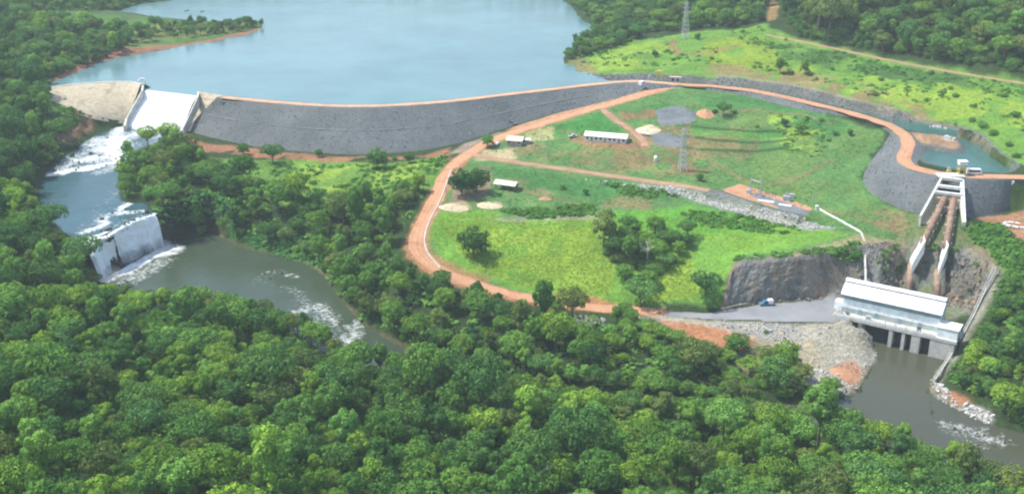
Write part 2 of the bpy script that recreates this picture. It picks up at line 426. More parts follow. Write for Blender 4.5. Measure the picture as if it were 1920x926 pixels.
# ------------------------------------------------------------------ materials
def new_mat(name):
    m = bpy.data.materials.new(name); m.use_nodes = True
    nt = m.node_tree; b = nt.nodes['Principled BSDF']
    return m, nt, b
def nz(nt, scale, detail=4, rough=.55, coord='Object', vec=None, stretch=None):
    t = nt.nodes.new('ShaderNodeTexNoise'); t.inputs['Scale'].default_value = scale; t.inputs['Detail'].default_value = detail; t.inputs['Roughness'].default_value = rough
    c = nt.nodes.new('ShaderNodeTexCoord')
    src = c.outputs[coord] if vec is None else vec
    if stretch:
        mp = nt.nodes.new('ShaderNodeMapping'); mp.inputs['Scale'].default_value = stretch; nt.links.new(src, mp.inputs['Vector']); src = mp.outputs['Vector']
    nt.links.new(src, t.inputs['Vector'])
    return t.outputs['Fac']
def ramp(nt, fac, stops):
    r = nt.nodes.new('ShaderNodeValToRGB'); e = r.color_ramp.elements
    while len(e) < len(stops): e.new(.5)
    for q, (p, c) in zip(e, stops): q.position = p; q.color = (*c, 1) if not np.isscalar(c) else (c, c, c, 1)
    nt.links.new(fac, r.inputs['Fac']); return r.outputs['Color']
def mixc(nt, a, b, fac, mode='MIX'):
    m = nt.nodes.new('ShaderNodeMix'); m.data_type = 'RGBA'; m.blend_type = mode
    for s, v in ((0, fac), (6, a), (7, b)):
        if hasattr(v, 'is_output'): nt.links.new(v, m.inputs[s])
        elif s == 0: m.inputs[0].default_value = v
        else: m.inputs[s].default_value = (*v, 1)
    return m.outputs[2]
def bump(nt, b, h, strength, dist):
    u = nt.nodes.new('ShaderNodeBump'); u.inputs['Strength'].default_value = strength; u.inputs['Distance'].default_value = dist
    nt.links.new(h, u.inputs['Height']); nt.links.new(u.outputs['Normal'], b.inputs['Normal'])
def mottled(name, c1, c2, scale=.3, rough=.9, bs=.5, bd=.2, bscale=2.0, c3=None, metal=0.0, spec=.3, coord='Object', con=.7):
    m, nt, b = new_mat(name)
    f = nz(nt, scale, 5, .6, coord)
    st = [(.34, c1), (.66, c2)] if c3 is None else [(.3, c1), (.5, c2), (.72, c3)]
    col = ramp(nt, f, st)
    f2 = nz(nt, bscale, 4, .65, coord)
    col = mixc(nt, col, ramp(nt, f2, [(.3, .66), (.7, 1.25)]), con, 'MULTIPLY')
    nt.links.new(col, b.inputs['Base Color']); b.inputs['Roughness'].default_value = rough; b.inputs['Metallic'].default_value = metal
    b.inputs['Specular IOR Level'].default_value = spec
    if bs: bump(nt, b, f2, bs, bd)
    return m

def ground_mat():
    m, nt, b = new_mat('ground')
    a = nt.nodes.new('ShaderNodeAttribute'); a.attribute_name = 'albedo'
    f1 = nz(nt, .09, 6, .62); f2 = nz(nt, .55, 5, .7); f3 = nz(nt, 2.2, 3, .7)
    col = mixc(nt, a.outputs['Color'], ramp(nt, f1, [(.3, (.72, .74, .68)), (.7, (1.25, 1.22, 1.18))]), .85, 'MULTIPLY')
    col = mixc(nt, col, ramp(nt, f2, [(.28, (.46, .54, .48)), (.5, (1, 1, 1)), (.74, (1.5, 1.36, 1.15))]), .95, 'MULTIPLY')
    col = mixc(nt, col, ramp(nt, f3, [(.3, .58), (.7, 1.38)]), .85, 'MULTIPLY')
    nt.links.new(col, b.inputs['Base Color'])
    b.inputs['Roughness'].default_value = .95; b.inputs['Specular IOR Level'].default_value = .15
    mt = nt.nodes.new('ShaderNodeMath'); mt.operation = 'ADD'; nt.links.new(f2, mt.inputs[0]); nt.links.new(f3, mt.inputs[1])
    bump(nt, b, mt.outputs[0], .8, .55)
    return m
M = {}
M['ground'] = ground_mat()
M['dirt'] = mottled('orange_earth', (.31,.155,.08), (.44,.235,.13), .12, bs=.4, bd=.2, bscale=1.2, c3=(.37,.19,.10))
M['crest_dirt'] = mottled('crest_earth', (.40,.23,.14), (.50,.31,.20), .12, bs=.3, bd=.1, bscale=1.2)
def track_mat(name, c1, c2, c3, rut):
    m = mottled(name, c1, c2, .12, bs=.35, bd=.15, bscale=1.0, c3=c3); nt = m.node_tree; b = nt.nodes['Principled BSDF']
    old = b.inputs['Base Color'].links[0].from_socket
    a = nt.nodes.new('ShaderNodeAttribute'); a.attribute_name = 'track'
    sx = nt.nodes.new('ShaderNodeSeparateXYZ'); nt.links.new(a.outputs['Vector'], sx.inputs[0])
    wob = nz(nt, 1.0, 3, .6, vec=a.outputs['Vector'], stretch=(.12, .03, 1))
    f = None
    for c in (19.0, 21.0):
        k = nt.nodes.new('ShaderNodeMath'); k.operation = 'MULTIPLY_ADD'; k.inputs[1].default_value = 2.4; k.inputs[2].default_value = -1.2 - c; nt.links.new(wob, k.inputs[0])
        q = nt.nodes.new('ShaderNodeMath'); q.operation = 'ADD'; nt.links.new(sx.outputs['X'], q.inputs[0]); nt.links.new(k.outputs[0], q.inputs[1])
        q2 = nt.nodes.new('ShaderNodeMath'); q2.operation = 'ABSOLUTE'; nt.links.new(q.outputs[0], q2.inputs[0])
        r_ = ramp(nt, q2.outputs[0], [(.12, 1.0), (.65, 0.0)])
        f = r_ if f is None else mixc(nt, f, r_, 1.0, 'ADD')
    n2 = nz(nt, .35, 4, .7)
    f = mixc(nt, f, ramp(nt, n2, [(.35, 0.1), (.65, .8)]), 1.0, 'MULTIPLY')
    col = mixc(nt, old, rut, f)
    col = mixc(nt, col, (.30, .17, .10), ramp(nt, nz(nt, .06, 4, .6), [(.52, 0.0), (.72, .55)]))
    nt.links.new(col, b.inputs['Base Color'])
    return m
M['road'] = track_mat('rutted_earth', (.33,.155,.075), (.45,.24,.13), (.39,.195,.10), (.50,.31,.19))
M['road_crest'] = track_mat('rutted_crest_earth', (.38,.21,.125), (.48,.30,.19), (.43,.25,.15), (.56,.40,.28))
M['earth'] = mottled('brown_earth', (.27,.16,.10), (.38,.24,.15), .12, bs=.4, bd=.15, bscale=1.2)
M['riprap'] = mottled('dark_riprap', (.094,.108,.110), (.134,.148,.150), .06, bs=.8, bd=.5, bscale=.9, con=.75)
M['stonepale'] = mottled('pale_stone', (.36,.36,.34), (.55,.54,.50), .6, bs=.6, bd=.3, bscale=1.5)
M['stonedark'] = mottled('dark_stone', (.11,.13,.135), (.19,.205,.21), .9, bs=.6, bd=.3, bscale=1.5)
M['asphalt'] = mottled('grey_gravel', (.17,.18,.19), (.24,.25,.255), .08, bs=.3, bd=.08, bscale=2.5)
M['gravel'] = mottled('dark_gravel', (.10,.115,.125), (.17,.185,.195), .1, bs=.5, bd=.2, bscale=1.6)
M['concrete'] = mottled('concrete', (.42,.41,.37), (.58,.57,.53), .35, bs=.15, bd=.05, bscale=1.2)
M['concrete_tan'] = mottled('weathered_concrete', (.27,.235,.15), (.46,.40,.29), .18, bs=.5, bd=.3, bscale=.8, c3=(.36,.32,.21))
M['concrete_white'] = mottled('white_concrete', (.66,.65,.62), (.80,.79,.76), .4, bs=.1, bd=.04, bscale=1.5)
M['shade_and_insulator'] = mottled('dark_shade_and_insulator', (.035,.045,.055), (.07,.08,.09), .3, bs=.1, bd=.04, bscale=1.2)  # near-black colour stands in for shade inside openings; insulators use it too
M['white_metal'] = mottled('white_sheet_metal', (.78,.80,.82), (.84,.85,.86), .2, rough=.45, bs=.0, bscale=.5, spec=.4)
M['pale_wall'] = mottled('pale_sheet_wall', (.74,.80,.79), (.80,.85,.84), .2, rough=.5, bs=.0, bscale=.5)
M['blue_wall'] = mottled('blue_grey_glazing', (.20,.29,.33), (.27,.37,.41), .3, rough=.35, bs=.0, bscale=.5)
M['grey_wall'] = mottled('grey_green_wall', (.33,.38,.36), (.42,.47,.44), .3, rough=.6, bs=.0, bscale=.5)
M['rust'] = mottled('rusted_steel', (.21,.13,.09), (.33,.23,.165), .35, rough=.7, bs=.2, bd=.05, bscale=1.5)
M['steel'] = mottled('galvanised_steel', (.42,.44,.45), (.52,.54,.55), .8, rough=.5, bs=0, bscale=2, metal=.2)
M['dark_metal'] = mottled('dark_metal', (.03,.03,.035), (.06,.06,.065), .8, rough=.5, bs=0, bscale=2)
M['yellow'] = mottled('yellow_paint', (.62,.50,.08), (.72,.60,.12), .8, rough=.5, bs=0, bscale=2)
M['white_paint'] = mottled('white_paint', (.76,.76,.75), (.82,.82,.81), .8, rough=.35, bs=0, bscale=2)
M['blue_paint'] = mottled('blue_paint', (.05,.17,.28), (.07,.21,.34), .8, rough=.4, bs=0, bscale=2)
M['glass'] = mottled('dark_glass', (.03,.04,.05), (.05,.06,.07), .8, rough=.1, bs=0, bscale=2, spec=.5)
M['tyre'] = mottled('tyre_rubber', (.02,.02,.02), (.035,.035,.035), .8, rough=.9, bs=0, bscale=2)
M['roof_tan'] = mottled('faded_roof_tile', (.56,.46,.33), (.70,.60,.45), .6, bs=.5, bd=.15, bscale=2.5)
M['roof_pale'] = mottled('pale_fibre_roof', (.66,.62,.53), (.78,.74,.66), .5, bs=.3, bd=.1, bscale=2.0)
M['wall_white'] = mottled('whitewashed_wall', (.62,.62,.60), (.74,.74,.71), .5, bs=.1, bd=.03, bscale=2.0)
M['wall_grey'] = mottled('shed_wall', (.28,.29,.29), (.42,.43,.42), .5, bs=.1, bd=.03, bscale=2.0)
M['wood'] = mottled('grey_timber', (.20,.16,.12), (.32,.27,.21), .8, bs=.2, bd=.05, bscale=3.0)
M['sandpile'] = mottled('yellow_sand', (.47,.37,.23), (.62,.52,.36), .4, bs=.5, bd=.3, bscale=1.0)
def cliff_mat():
    m, nt, b = new_mat('cut_rock')
    a = nz(nt, .11, 6, .65, stretch=(1, 1, .45)); c = nz(nt, .5, 6, .7, stretch=(1, 1, .3)); d = nz(nt, .05, 3, .5)
    col = ramp(nt, a, [(.30, (.10,.105,.10)), (.42, (.19,.18,.155)), (.54, (.25,.21,.16)), (.64, (.33,.20,.12)), (.74, (.12,.15,.07))])
    col = mixc(nt, col, (.17, .18, .175), ramp(nt, d, [(.45, 0.0), (.6, .65)]))
    col = mixc(nt, col, ramp(nt, c, [(.3, .5), (.5, 1.0), (.7, 1.3)]), .9, 'MULTIPLY')
    nt.links.new(col, b.inputs['Base Color']); b.inputs['Roughness'].default_value = .9; b.inputs['Specular IOR Level'].default_value = .2
    bump(nt, b, c, .8, .6)
    return m
M['cliff_rock'] = cliff_mat()
M['dark_rock'] = mottled('wet_dark_rock', (.03,.035,.03), (.075,.075,.06), .2, bs=1.0, bd=1.0, bscale=.5)
M['bed_rock'] = mottled('river_rock', (.07,.07,.06), (.15,.145,.125), .4, bs=.6, bd=.3, bscale=1.5)
M['bark'] = mottled('bark', (.10,.08,.06), (.20,.17,.14), .8, bs=.3, bd=.05, bscale=3.0)

def water_mat(name, c_deep, rough, wscale, ws, foam=True, stretch=None):
    m, nt, b = new_mat(name)
    n1 = nz(nt, .02, 4, .6)
    base = mixc(nt, ramp(nt, n1, [(.3, tuple(.85 * q for q in c_deep)), (.7, tuple(1.15 * q for q in c_deep))]), (1, 1, 1), 0.0)
    sl = nt.nodes.new('ShaderNodeAttribute'); sl.attribute_name = 'silt'; base = mixc(nt, base, (.062, .066, .043), sl.outputs['Fac'])
    h = nz(nt, wscale, 4, .6, stretch=stretch)
    b.inputs['Specular IOR Level'].default_value = .5; b.inputs['IOR'].default_value = 1.33
    if foam:
        a = nt.nodes.new('ShaderNodeAttribute'); a.attribute_name = 'foam'
        n2 = nz(nt, .5, 7, .75, stretch=(1, 1.0, 1)); n3 = nz(nt, 1.3, 4, .7)
        ad = nt.nodes.new('ShaderNodeMath'); ad.operation = 'MULTIPLY_ADD'; ad.inputs[1].default_value = .55; nt.links.new(n3, ad.inputs[0]); nt.links.new(n2, ad.inputs[2])
        su = nt.nodes.new('ShaderNodeMath'); su.operation = 'MULTIPLY_ADD'; su.inputs[1].default_value = .92; su.inputs[2].default_value = -1.30
        nt.links.new(a.outputs['Fac'], su.inputs[0])
        sm = nt.nodes.new('ShaderNodeMath'); sm.operation = 'ADD'; nt.links.new(ad.outputs[0], sm.inputs[0]); nt.links.new(su.outputs[0], sm.inputs[1])
        fm = ramp(nt, sm.outputs[0], [(.0, 0.0), (.16, .38), (.48, 1.0)])
        base = mixc(nt, base, (.84, .86, .85), fm)
        rr = ramp(nt, fm, [(0, rough), (1, .85)]); nt.links.new(rr, b.inputs['Roughness'])
    else: b.inputs['Roughness'].default_value = rough
    nt.links.new(base, b.inputs['Base Color'])
    bump(nt, b, h, ws, .4)
    return m
def wind(m):
    nt = m.node_tree; b = nt.nodes['Principled BSDF']; r_ = ramp(nt, nz(nt, .006, 4, .6, stretch=(1, .35, 1)), [(.35, .10), (.65, .26)]); nt.links.new(r_, b.inputs['Roughness']); return m
M['lake'] = water_mat('lake_water', (.105,.20,.215), .18, .35, .25, foam=False)
wind(M['lake'])
M['pondw'] = water_mat('canal_water', (.045,.11,.10), .12, .5, .1, foam=False)
M['river'] = water_mat('river_water', (.035,.085,.10), .16, .5, .35)
M['brownriver'] = water_mat('silty_river_water', (.046,.066,.042), .14, .5, .28)
M['tailwater'] = water_mat('tailrace_water', (.07,.065,.042), .08, .4, .08)
def fall_mat(name, c_hi, c_lo, lo=.35, hi=.6, sx=1.3):
    m, nt, b = new_mat(name)
    a = nt.nodes.new('ShaderNodeAttribute'); a.attribute_name = 'flow'
    n1 = nz(nt, 1.0, 6, .65, vec=a.outputs['Vector'], stretch=(sx, .06, 1)); n2 = nz(nt, 1.0, 4, .6, vec=a.outputs['Vector'], stretch=(.35, .35, 1))
    ad = nt.nodes.new('ShaderNodeMath'); ad.operation = 'MULTIPLY_ADD'; ad.inputs[1].default_value = .35; nt.links.new(n2, ad.inputs[0]); nt.links.new(n1, ad.inputs[2])
    col = ramp(nt, ad.outputs[0], [(lo, c_lo), (hi, c_hi)])
    nt.links.new(col, b.inputs['Base Color']); b.inputs['Roughness'].default_value = .8
    bump(nt, b, ad.outputs[0], .8, .6)
    return m
M['fall'] = fall_mat('falling_water', (.96,.97,.96), (.52,.60,.54), .44, .60)
M['chute'] = fall_mat('spillway_white_water', (.94,.95,.95), (.86,.89,.90), .4, .7)

# foliage
def leaf_mat(name, c1, c2, hue=.03):
    m = bpy.data.materials.new(name); m.use_nodes = True; nt = m.node_tree; nt.nodes.clear()
    out = nt.nodes.new('ShaderNodeOutputMaterial')
    oi = nt.nodes.new('ShaderNodeObjectInfo')
    at = nt.nodes.new('ShaderNodeAttribute'); at.attribute_name = 'clump'
    c = mixc(nt, c1, c2, oi.outputs['Random'])
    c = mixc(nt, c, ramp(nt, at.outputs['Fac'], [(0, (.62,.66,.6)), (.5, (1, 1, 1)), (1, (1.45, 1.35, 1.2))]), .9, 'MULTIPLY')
    wn_ = nt.nodes.new('ShaderNodeTexWhiteNoise'); wn_.noise_dimensions = '1D'
    nt.links.new(oi.outputs['Random'], wn_.inputs['W'])
    c = mixc(nt, c, ramp(nt, wn_.outputs['Value'], [(0, (.58,.68,.62)), (.45, (1, 1, 1)), (.85, (1.28, 1.15, .95)), (1, (1.5, 1.42, 1.5))]), .85, 'MULTIPLY')
    d = nt.nodes.new('ShaderNodeBsdfDiffuse'); t = nt.nodes.new('ShaderNodeBsdfTranslucent'); mx = nt.nodes.new('ShaderNodeMixShader'); mx.inputs[0].default_value = .36
    nt.links.new(c, d.inputs['Color']); nt.links.new(c, t.inputs['Color'])
    nt.links.new(d.outputs[0], mx.inputs[1]); nt.links.new(t.outputs[0], mx.inputs[2]); nt.links.new(mx.outputs[0], out.inputs['Surface'])
    return m
LEAF = [leaf_mat('leaf_mid_green', (.115,.262,.058), (.17,.335,.070)), leaf_mat('leaf_dark_green', (.074,.185,.054), (.115,.25,.064)),
        leaf_mat('leaf_yellow_green', (.155,.30,.048), (.215,.365,.058)), leaf_mat('leaf_olive_green', (.13,.205,.06), (.175,.25,.07))]
TONE = ['mid-green', 'dark green', 'yellow-green', 'olive-green']
M['scrub'] = leaf_mat('scrub_leaf', (.10,.25,.055), (.155,.32,.065))
M['grassleaf'] = leaf_mat('grass_leaf', (.18,.33,.045), (.26,.40,.06))
M['reed'] = leaf_mat('weed_leaf', (.055,.18,.06), (.08,.23,.075))

# ------------------------------------------------------------------ paint the ground: what grows or lies where
FLOOR = np.array((.030,.058,.018)); GRASS = (.12,.25,.042); YELLOW = (.225,.335,.045); TURF = (.092,.20,.060); DIRT = (.42,.20,.10); BROWN = (.25,.15,.085)
GREYG = (.17,.18,.18); PALE = (.42,.41,.37); SAND = (.50,.40,.27); OLIVE = (.11,.15,.045)
ALB = np.empty((NY, NX, 3)); ALB[:] = FLOOR
JX = fbm(GX, GY, 9, 21, 3); JY = fbm(GX, GY, 9, 22, 3)
def blend(i0, i1, j0, j1, a, c):
    a = a[..., None]; ALB[i0:i1, j0:j1] = ALB[i0:i1, j0:j1] * (1 - a) + np.array(c) * a
def bbox(Q, pad_):
    j0 = max(0, int((Q[:, 0].min() - pad_ - gx[0]) / CS)); j1 = min(NX, int((Q[:, 0].max() + pad_ - gx[0]) / CS) + 2)
    i0 = max(0, int((Q[:, 1].min() - pad_ - gy[0]) / CS)); i1 = min(NY, int((Q[:, 1].max() + pad_ - gy[0]) / CS) + 2)
    return i0, i1, j0, j1
def paint(px, c, jit=3.0, a=1.0, patch=None, soft_=1):
    Q = PL(px) if len(px[0]) == 2 else np.asarray(px)
    i0, i1, j0, j1 = bbox(Q, jit + 4)
    if i1 - i0 < 2 or j1 - j0 < 2: return
    m = inside(Q, GX[i0:i1, j0:j1] + JX[i0:i1, j0:j1] * jit, GY[i0:i1, j0:j1] + JY[i0:i1, j0:j1] * jit).astype(float)
    m = blur(m, soft_) * a
    if patch is not None:
        n = fbm(GX[i0:i1, j0:j1], GY[i0:i1, j0:j1], patch[0], patch[2], 4)
        m = m * np.clip((n - patch[1]) * 6 + .5, 0, 1)
    blend(i0, i1, j0, j1, m, c)
def seg_dist(Q, X, Y):
    d = np.full(X.shape, 1e9)
    for a, b in zip(Q[:-1, :2], Q[1:, :2]):
        u = b - a; L = u @ u + 1e-9
        t = np.clip(((X - a[0]) * u[0] + (Y - a[1]) * u[1]) / L, 0, 1)
        d = np.minimum(d, (X - a[0] - t * u[0]) ** 2 + (Y - a[1] - t * u[1]) ** 2)
    return np.sqrt(d)
def stroke(px, w, c, a=1.0, jit=1.0, world=False):
    Q = np.asarray(px) if world else PL(px)
    i0, i1, j0, j1 = bbox(Q, w + jit + 3)
    if i1 - i0 < 2 or j1 - j0 < 2: return
    d = seg_dist(Q, GX[i0:i1, j0:j1] + JX[i0:i1, j0:j1] * jit, GY[i0:i1, j0:j1] + JY[i0:i1, j0:j1] * jit)
    blend(i0, i1, j0, j1, np.clip((w - d) / 1.5 + .5, 0, 1) * a, c)

# far left shore
paint([(-60,30),(100,5),(215,22),(370,40),(500,46),(490,60),(330,92),(180,124),(100,150),(60,165),(-60,165)], (.065,.13,.035), 5)
paint([(-60,30),(120,20),(360,45),(230,80),(60,60)], (.075,.165,.035), 6, patch=(40, -.1, 5))
paint([(250,45),(370,45),(480,45),(440,60),(260,85)], (.15,.17,.05), 4, .8)
paint([(225,82),(300,85),(400,74),(490,52),(498,54),(462,70),(400,82),(340,92),(262,104),(180,124),(105,154),(95,148),(150,118),(210,98)], (.25,.135,.085), 1.5)
paint([(240,78),(400,64),(450,58),(400,70),(300,86),(230,92)], (.10,.19,.05), 2, .85)
# right hillside
paint([(1062,128),(1078,110),(1180,78),(1430,45),(1480,70),(1700,118),(1930,155),(2050,175),(2450,215),(2450,318),(2050,329),(1900,318),(1860,285),(1820,240),(1720,222),(1600,186),(1480,158),(1300,143),(1110,143)], GRASS, 4)
paint([(1080,120),(1180,85),(1260,75),(1270,120),(1160,138),(1090,138)], YELLOW, 4, .8, patch=(18, -.15, 3))
paint([(1330,75),(1420,68),(1470,110),(1480,135),(1340,130),(1310,100)], (.19,.27,.03), 4, .9, patch=(25, -.25, 8))
paint([(1500,120),(1700,150),(1930,190),(1930,250),(1800,235),(1600,180),(1480,150)], YELLOW, 6, .85, patch=(22, -.05, 11))
paint([(1430,80),(1560,95),(1700,128),(1930,165),(1930,185),(1700,150),(1560,130),(1440,105)], (.05,.12,.035), 5, .85, patch=(20, -.15, 13))
paint([(1330,122),(1440,125),(1560,145),(1720,195),(1760,225),(1680,215),(1560,175),(1440,150),(1330,140)], (.24,.17,.09), 5, .8, patch=(18, -.1, 15))
stroke([(1262,75),(1262,90),(1275,103),(1340,97),(1380,88)], 2.5, BROWN, .85)
paint([(1065,112),(1090,108),(1120,130),(1120,142),(1080,138)], (.20,.17,.08), 2, .8)
stroke([(1455,-10),(1452,15),(1446,38)], 3.5, (.27,.18,.08), .9)
# canal banks
for d, w_, c in ((3.6, 2, GREYG), (6.5, 3, (.12,.13,.13)), (16.5, 3.6, (.12,.13,.125)), (20.8, 1.4, (.25,.23,.16))):
    stroke(offset_line(road_emb, d)[:cut], w_, c, 1, 1.0, True)
paint([(1095,140),(1210,138),(1290,141),(1400,150),(1400,163),(1290,156),(1200,151),(1130,152)], (.12,.13,.125), 1.5)
paint([(1640,195),(1730,225),(1800,236),(1850,262),(1890,300),(1860,285),(1830,258),(1780,244),(1700,228),(1640,212)], (.22,.20,.15), 2, .8)
paint([(1700,238),(1745,248),(1800,262),(1812,280),(1800,290),(1760,284),(1728,278),(1712,262)], (.34,.22,.14), 1.5)
paint([(1735,236),(1770,238),(1775,250),(1740,247)], (.55,.52,.45), 1.5, patch=(4, 0, 4)); paint([(1765,255),(1785,254),(1790,264),(1770,264)], (.62,.58,.5), 1.5)
stroke(np.vstack([pond_w, pond_w[:1]]), 3.0, (.13,.145,.15), .9, 1.0, True)
# the field inside the loop
paint([(890,290),(930,262),(1000,236),(1150,194),(1285,162),(1385,176),(1540,214),(1655,258),(1618,332),(1665,385),(1728,408),(1700,455),(1620,459),(1450,486),(1380,490),(1350,578),(1190,578),(1040,566),(870,522),(790,470),(800,425),(840,340)], TURF, 3)
paint([(930,300),(1180,240),(1300,190),(1480,220),(1600,330),(1640,420),(1400,345),(1250,340),(1000,310)], (.12,.20,.055), 3, .75, patch=(20, .0, 31))
paint([(930,290),(1180,250),(1300,225),(1450,240),(1400,300),(1300,330),(1150,325),(960,300)], (.24,.16,.085), 3, .62, patch=(11, -.02, 33))
paint([(1060,300),(1250,280),(1320,300),(1300,330),(1150,325)], (.22,.16,.085), 3, .5, patch=(11, -.02, 34))
paint([(1445,215),(1530,225),(1560,260),(1530,300),(1480,290),(1440,250)], YELLOW, 4, .85, patch=(12, -.2, 35))
paint([(1560,215),(1640,255),(1610,300),(1560,280)], (.11,.20,.05), 4, .7)
paint([(1640,395),(1700,400),(1700,440),(1640,430)], (.27,.16,.10), 3, .6, patch=(8, 0, 36))
for L in ([(1285,236),(1340,243),(1410,249),(1470,246)], [(1283,255),(1340,263),(1410,268),(1485,262)], [(1283,278),(1340,282),(1410,285),(1480,277)]):
    stroke(L, 1.6, (.025,.085,.022), .9, .6)
paint([(1288,242),(1400,252),(1470,250),(1470,256),(1400,262),(1290,253)], (.075,.24,.04), 1.5, .8)
paint([(1040,235),(1130,212),(1180,250),(1080,250),(1035,256)], (.045,.19,.04), 2, .9)
paint([(1180,205),(1250,190),(1260,215),(1210,225)], (.05,.19,.04), 2, .7); paint([(1160,212),(1225,204),(1230,222),(1170,228)], (.28,.14,.085), 2, .8, patch=(6, -.1, 41))
paint([(1300,185),(1420,178),(1530,210),(1600,240),(1560,255),(1440,205),(1330,205)], (.05,.175,.045), 3, .8)
paint([(1100,255),(1190,268),(1200,285),(1100,272),(1060,262)], (.30,.155,.09), 2, .8); paint([(950,272),(1010,268),(1030,280),(960,282)], (.26,.17,.11), 2, .7)
paint([(888,292),(905,280),(965,278),(965,300),(900,302)], (.42,.36,.22), 1.5, .9); paint([(985,250),(1015,238),(1040,240),(1035,262),(990,268)], (.36,.34,.17), 2, .85)
# worn paths and wheel tracks across the turf
for L in ([(1000,300),(1060,285),(1130,283),(1190,290),(1230,302)], [(1180,275),(1240,290),(1275,318)], [(1245,275),(1330,300),(1400,340)], [(1060,330),(1120,345),(1200,365)], [(935,345),(990,362),(1030,372),(1100,385)], [(1330,215),(1400,205),(1500,215),(1560,232)], [(1530,392),(1600,405),(1680,430)], [(1285,225),(1300,290),(1290,330)], [(1050,245),(1090,252)], [(1560,300),(1500,330),(1440,345)]):
    for dx in (0, 5): stroke([(a + dx, b + dx * .35) for a, b in L], .75, (.25,.165,.09), .6, 1.6)
# meadow below the field road
paint([(800,400),(850,392),(900,392),(1000,398),(1100,404),(1140,400),(1270,395),(1450,415),(1560,432),(1600,440),(1450,478),(1380,486),(1345,575),(1190,575),(1040,558),(900,520),(815,475),(800,440)], (.135,.29,.042), 3)
paint([(840,440),(930,430),(1110,430),(1150,470),(1140,555),(1060,552),(950,528),(890,500)], YELLOW, 4, .85, patch=(9, -.3, 51))
paint([(1230,500),(1290,470),(1310,560),(1220,572)], YELLOW, 3, .8)
paint([(1130,400),(1290,385),(1420,408),(1440,440),(1300,440),(1160,425)], (.09,.29,.04), 3, .9)
paint([(950,395),(1110,385),(1115,405),(1000,412),(930,410)], (.05,.13,.05), 2, .7, patch=(8, -.2, 52)); paint([(900,408),(1100,404),(1160,408),(1100,416),(960,416)], (.24,.22,.17), 2, .75)
paint([(910,310),(980,318),(1120,335),(1210,352),(1260,375),(1120,375),(1000,352),(915,332)], (.055,.17,.045), 2, .9)
paint([(930,335),(985,340),(1040,365),(1000,385),(940,365)], (.25,.17,.10), 2, .7, patch=(10, -.1, 53)); paint([(1150,370),(1260,375),(1230,395),(1120,390)], (.24,.16,.09), 2, .6, patch=(8, -.1, 54))
paint([(845,330),(915,310),(925,340),(905,372),(850,385)], (.27,.20,.14), 2, .9)
paint([(825,385),(870,380),(885,392),(830,395)], SAND, 1.5); paint([(895,380),(935,378),(945,386),(900,390)], SAND, 1.5, .8)
paint([(800,465),(850,495),(930,525),(900,530),(850,520),(808,480)], (.33,.18,.09), 2, .8)
# shoulders of the lower road
stroke(road_lower, 4.4, (.36,.19,.10), .9, 1.6, True); stroke(road_field, 3.2, (.33,.22,.13), .8, 1.2, True); stroke(road_shed, 2.6, (.33,.19,.11), .8, 1.2, True); stroke(road_upper, 2.4, (.28,.22,.13), .8, 1.2, True)
paint([(755,450),(790,420),(800,480),(840,520),(930,545),(930,560),(860,540),(800,510),(760,485)], (.40,.21,.11), 2.5)
paint([(930,540),(1000,555),(1060,556),(1110,560),(1200,580),(1200,590),(1080,585),(940,560)], (.40,.21,.11), 2)
paint([(1025,556),(1060,551),(1110,556),(1150,572),(1080,572)], (.40,.18,.09), 1.5)
# dam toe, dirt wedge between dam and road
paint([(930,262),(960,240),(1060,205),(1190,172),(1280,160),(1240,172),(1150,196),(1080,215),(1000,240)], (.40,.23,.14), 1.5)
paint([(840,290),(870,270),(930,250),(960,250),(900,280)], (.27,.22,.18), 1.5, .9)
paint([(345,268),(400,270),(520,286),(640,296),(720,296),(800,290),(845,276),(845,300),(760,300),(640,305),(520,300),(400,285),(345,285)], (.30,.15,.09), 2, .9, patch=(10, -.25, 61))
paint([(400,296),(440,300),(560,300),(720,308),(800,298),(830,290),(825,352),(745,372),(690,390),(610,402),(560,392),(470,362),(425,335),(395,315)], (.12,.235,.04), 4)
paint([(560,310),(720,314),(800,305),(760,345),(640,370),(570,350)], YELLOW, 4, .8, patch=(10, -.1, 62))
paint([(345,250),(372,262),(380,275),(355,290),(340,270)], (.36,.17,.10), 2)
paint([(1195,347),(1260,352),(1300,362),(1400,390),(1500,412),(1570,430),(1520,434),(1440,416),(1350,392),(1290,372),(1210,358)], (.33,.33,.31), 1.0)
paint([(1250,343),(1350,358),(1440,388),(1510,410),(1500,412),(1400,389),(1300,360)], (.17,.18,.18), .6)
# cliffs, spoil bank, channel side
paint([(1380,488),(1530,478),(1612,459),(1700,458),(1800,462),(1850,482),(1872,503),(1826,592),(1700,580),(1560,560),(1420,568),(1352,578),(1365,530)], (.20,.18,.15), 1.5)
paint([(1352,578),(1365,520),(1385,490),(1420,488),(1410,530),(1420,566)], (.34,.20,.11), 2, .8, patch=(7, -.2, 71))
paint([(1600,462),(1700,459),(1800,464),(1850,484),(1868,505),(1826,592),(1700,580),(1610,560)], (.17,.18,.165), 2, .85, patch=(9, -.15, 75)); paint([(1600,462),(1850,484),(1826,592),(1610,560)], (.11,.16,.06), 2, .7, patch=(6, .12, 76))
paint([(1480,478),(1615,440),(1700,450),(1700,462),(1600,468),(1480,486)], (.34,.26,.17), 2, .7)
paint([(1800,465),(1880,455),(1900,500),(1870,520),(1850,485)], (.26,.20,.13), 2, .7, patch=(8, -.2, 72))
paint([(1868,502),(1885,505),(1850,580),(1810,650),(1770,705),(1748,735),(1790,766),(1860,800),(1845,812),(1790,790),(1740,742),(1745,712),(1800,640)], (.26,.26,.21), 1.5, .95)
paint([(1748,728),(1810,742),(1830,760),(1790,765)], (.36,.17,.10), 1.5)
paint([(1812,755),(1865,785),(1850,805),(1800,775)], (.34,.34,.32), 1.5, patch=(4, -.3, 73))
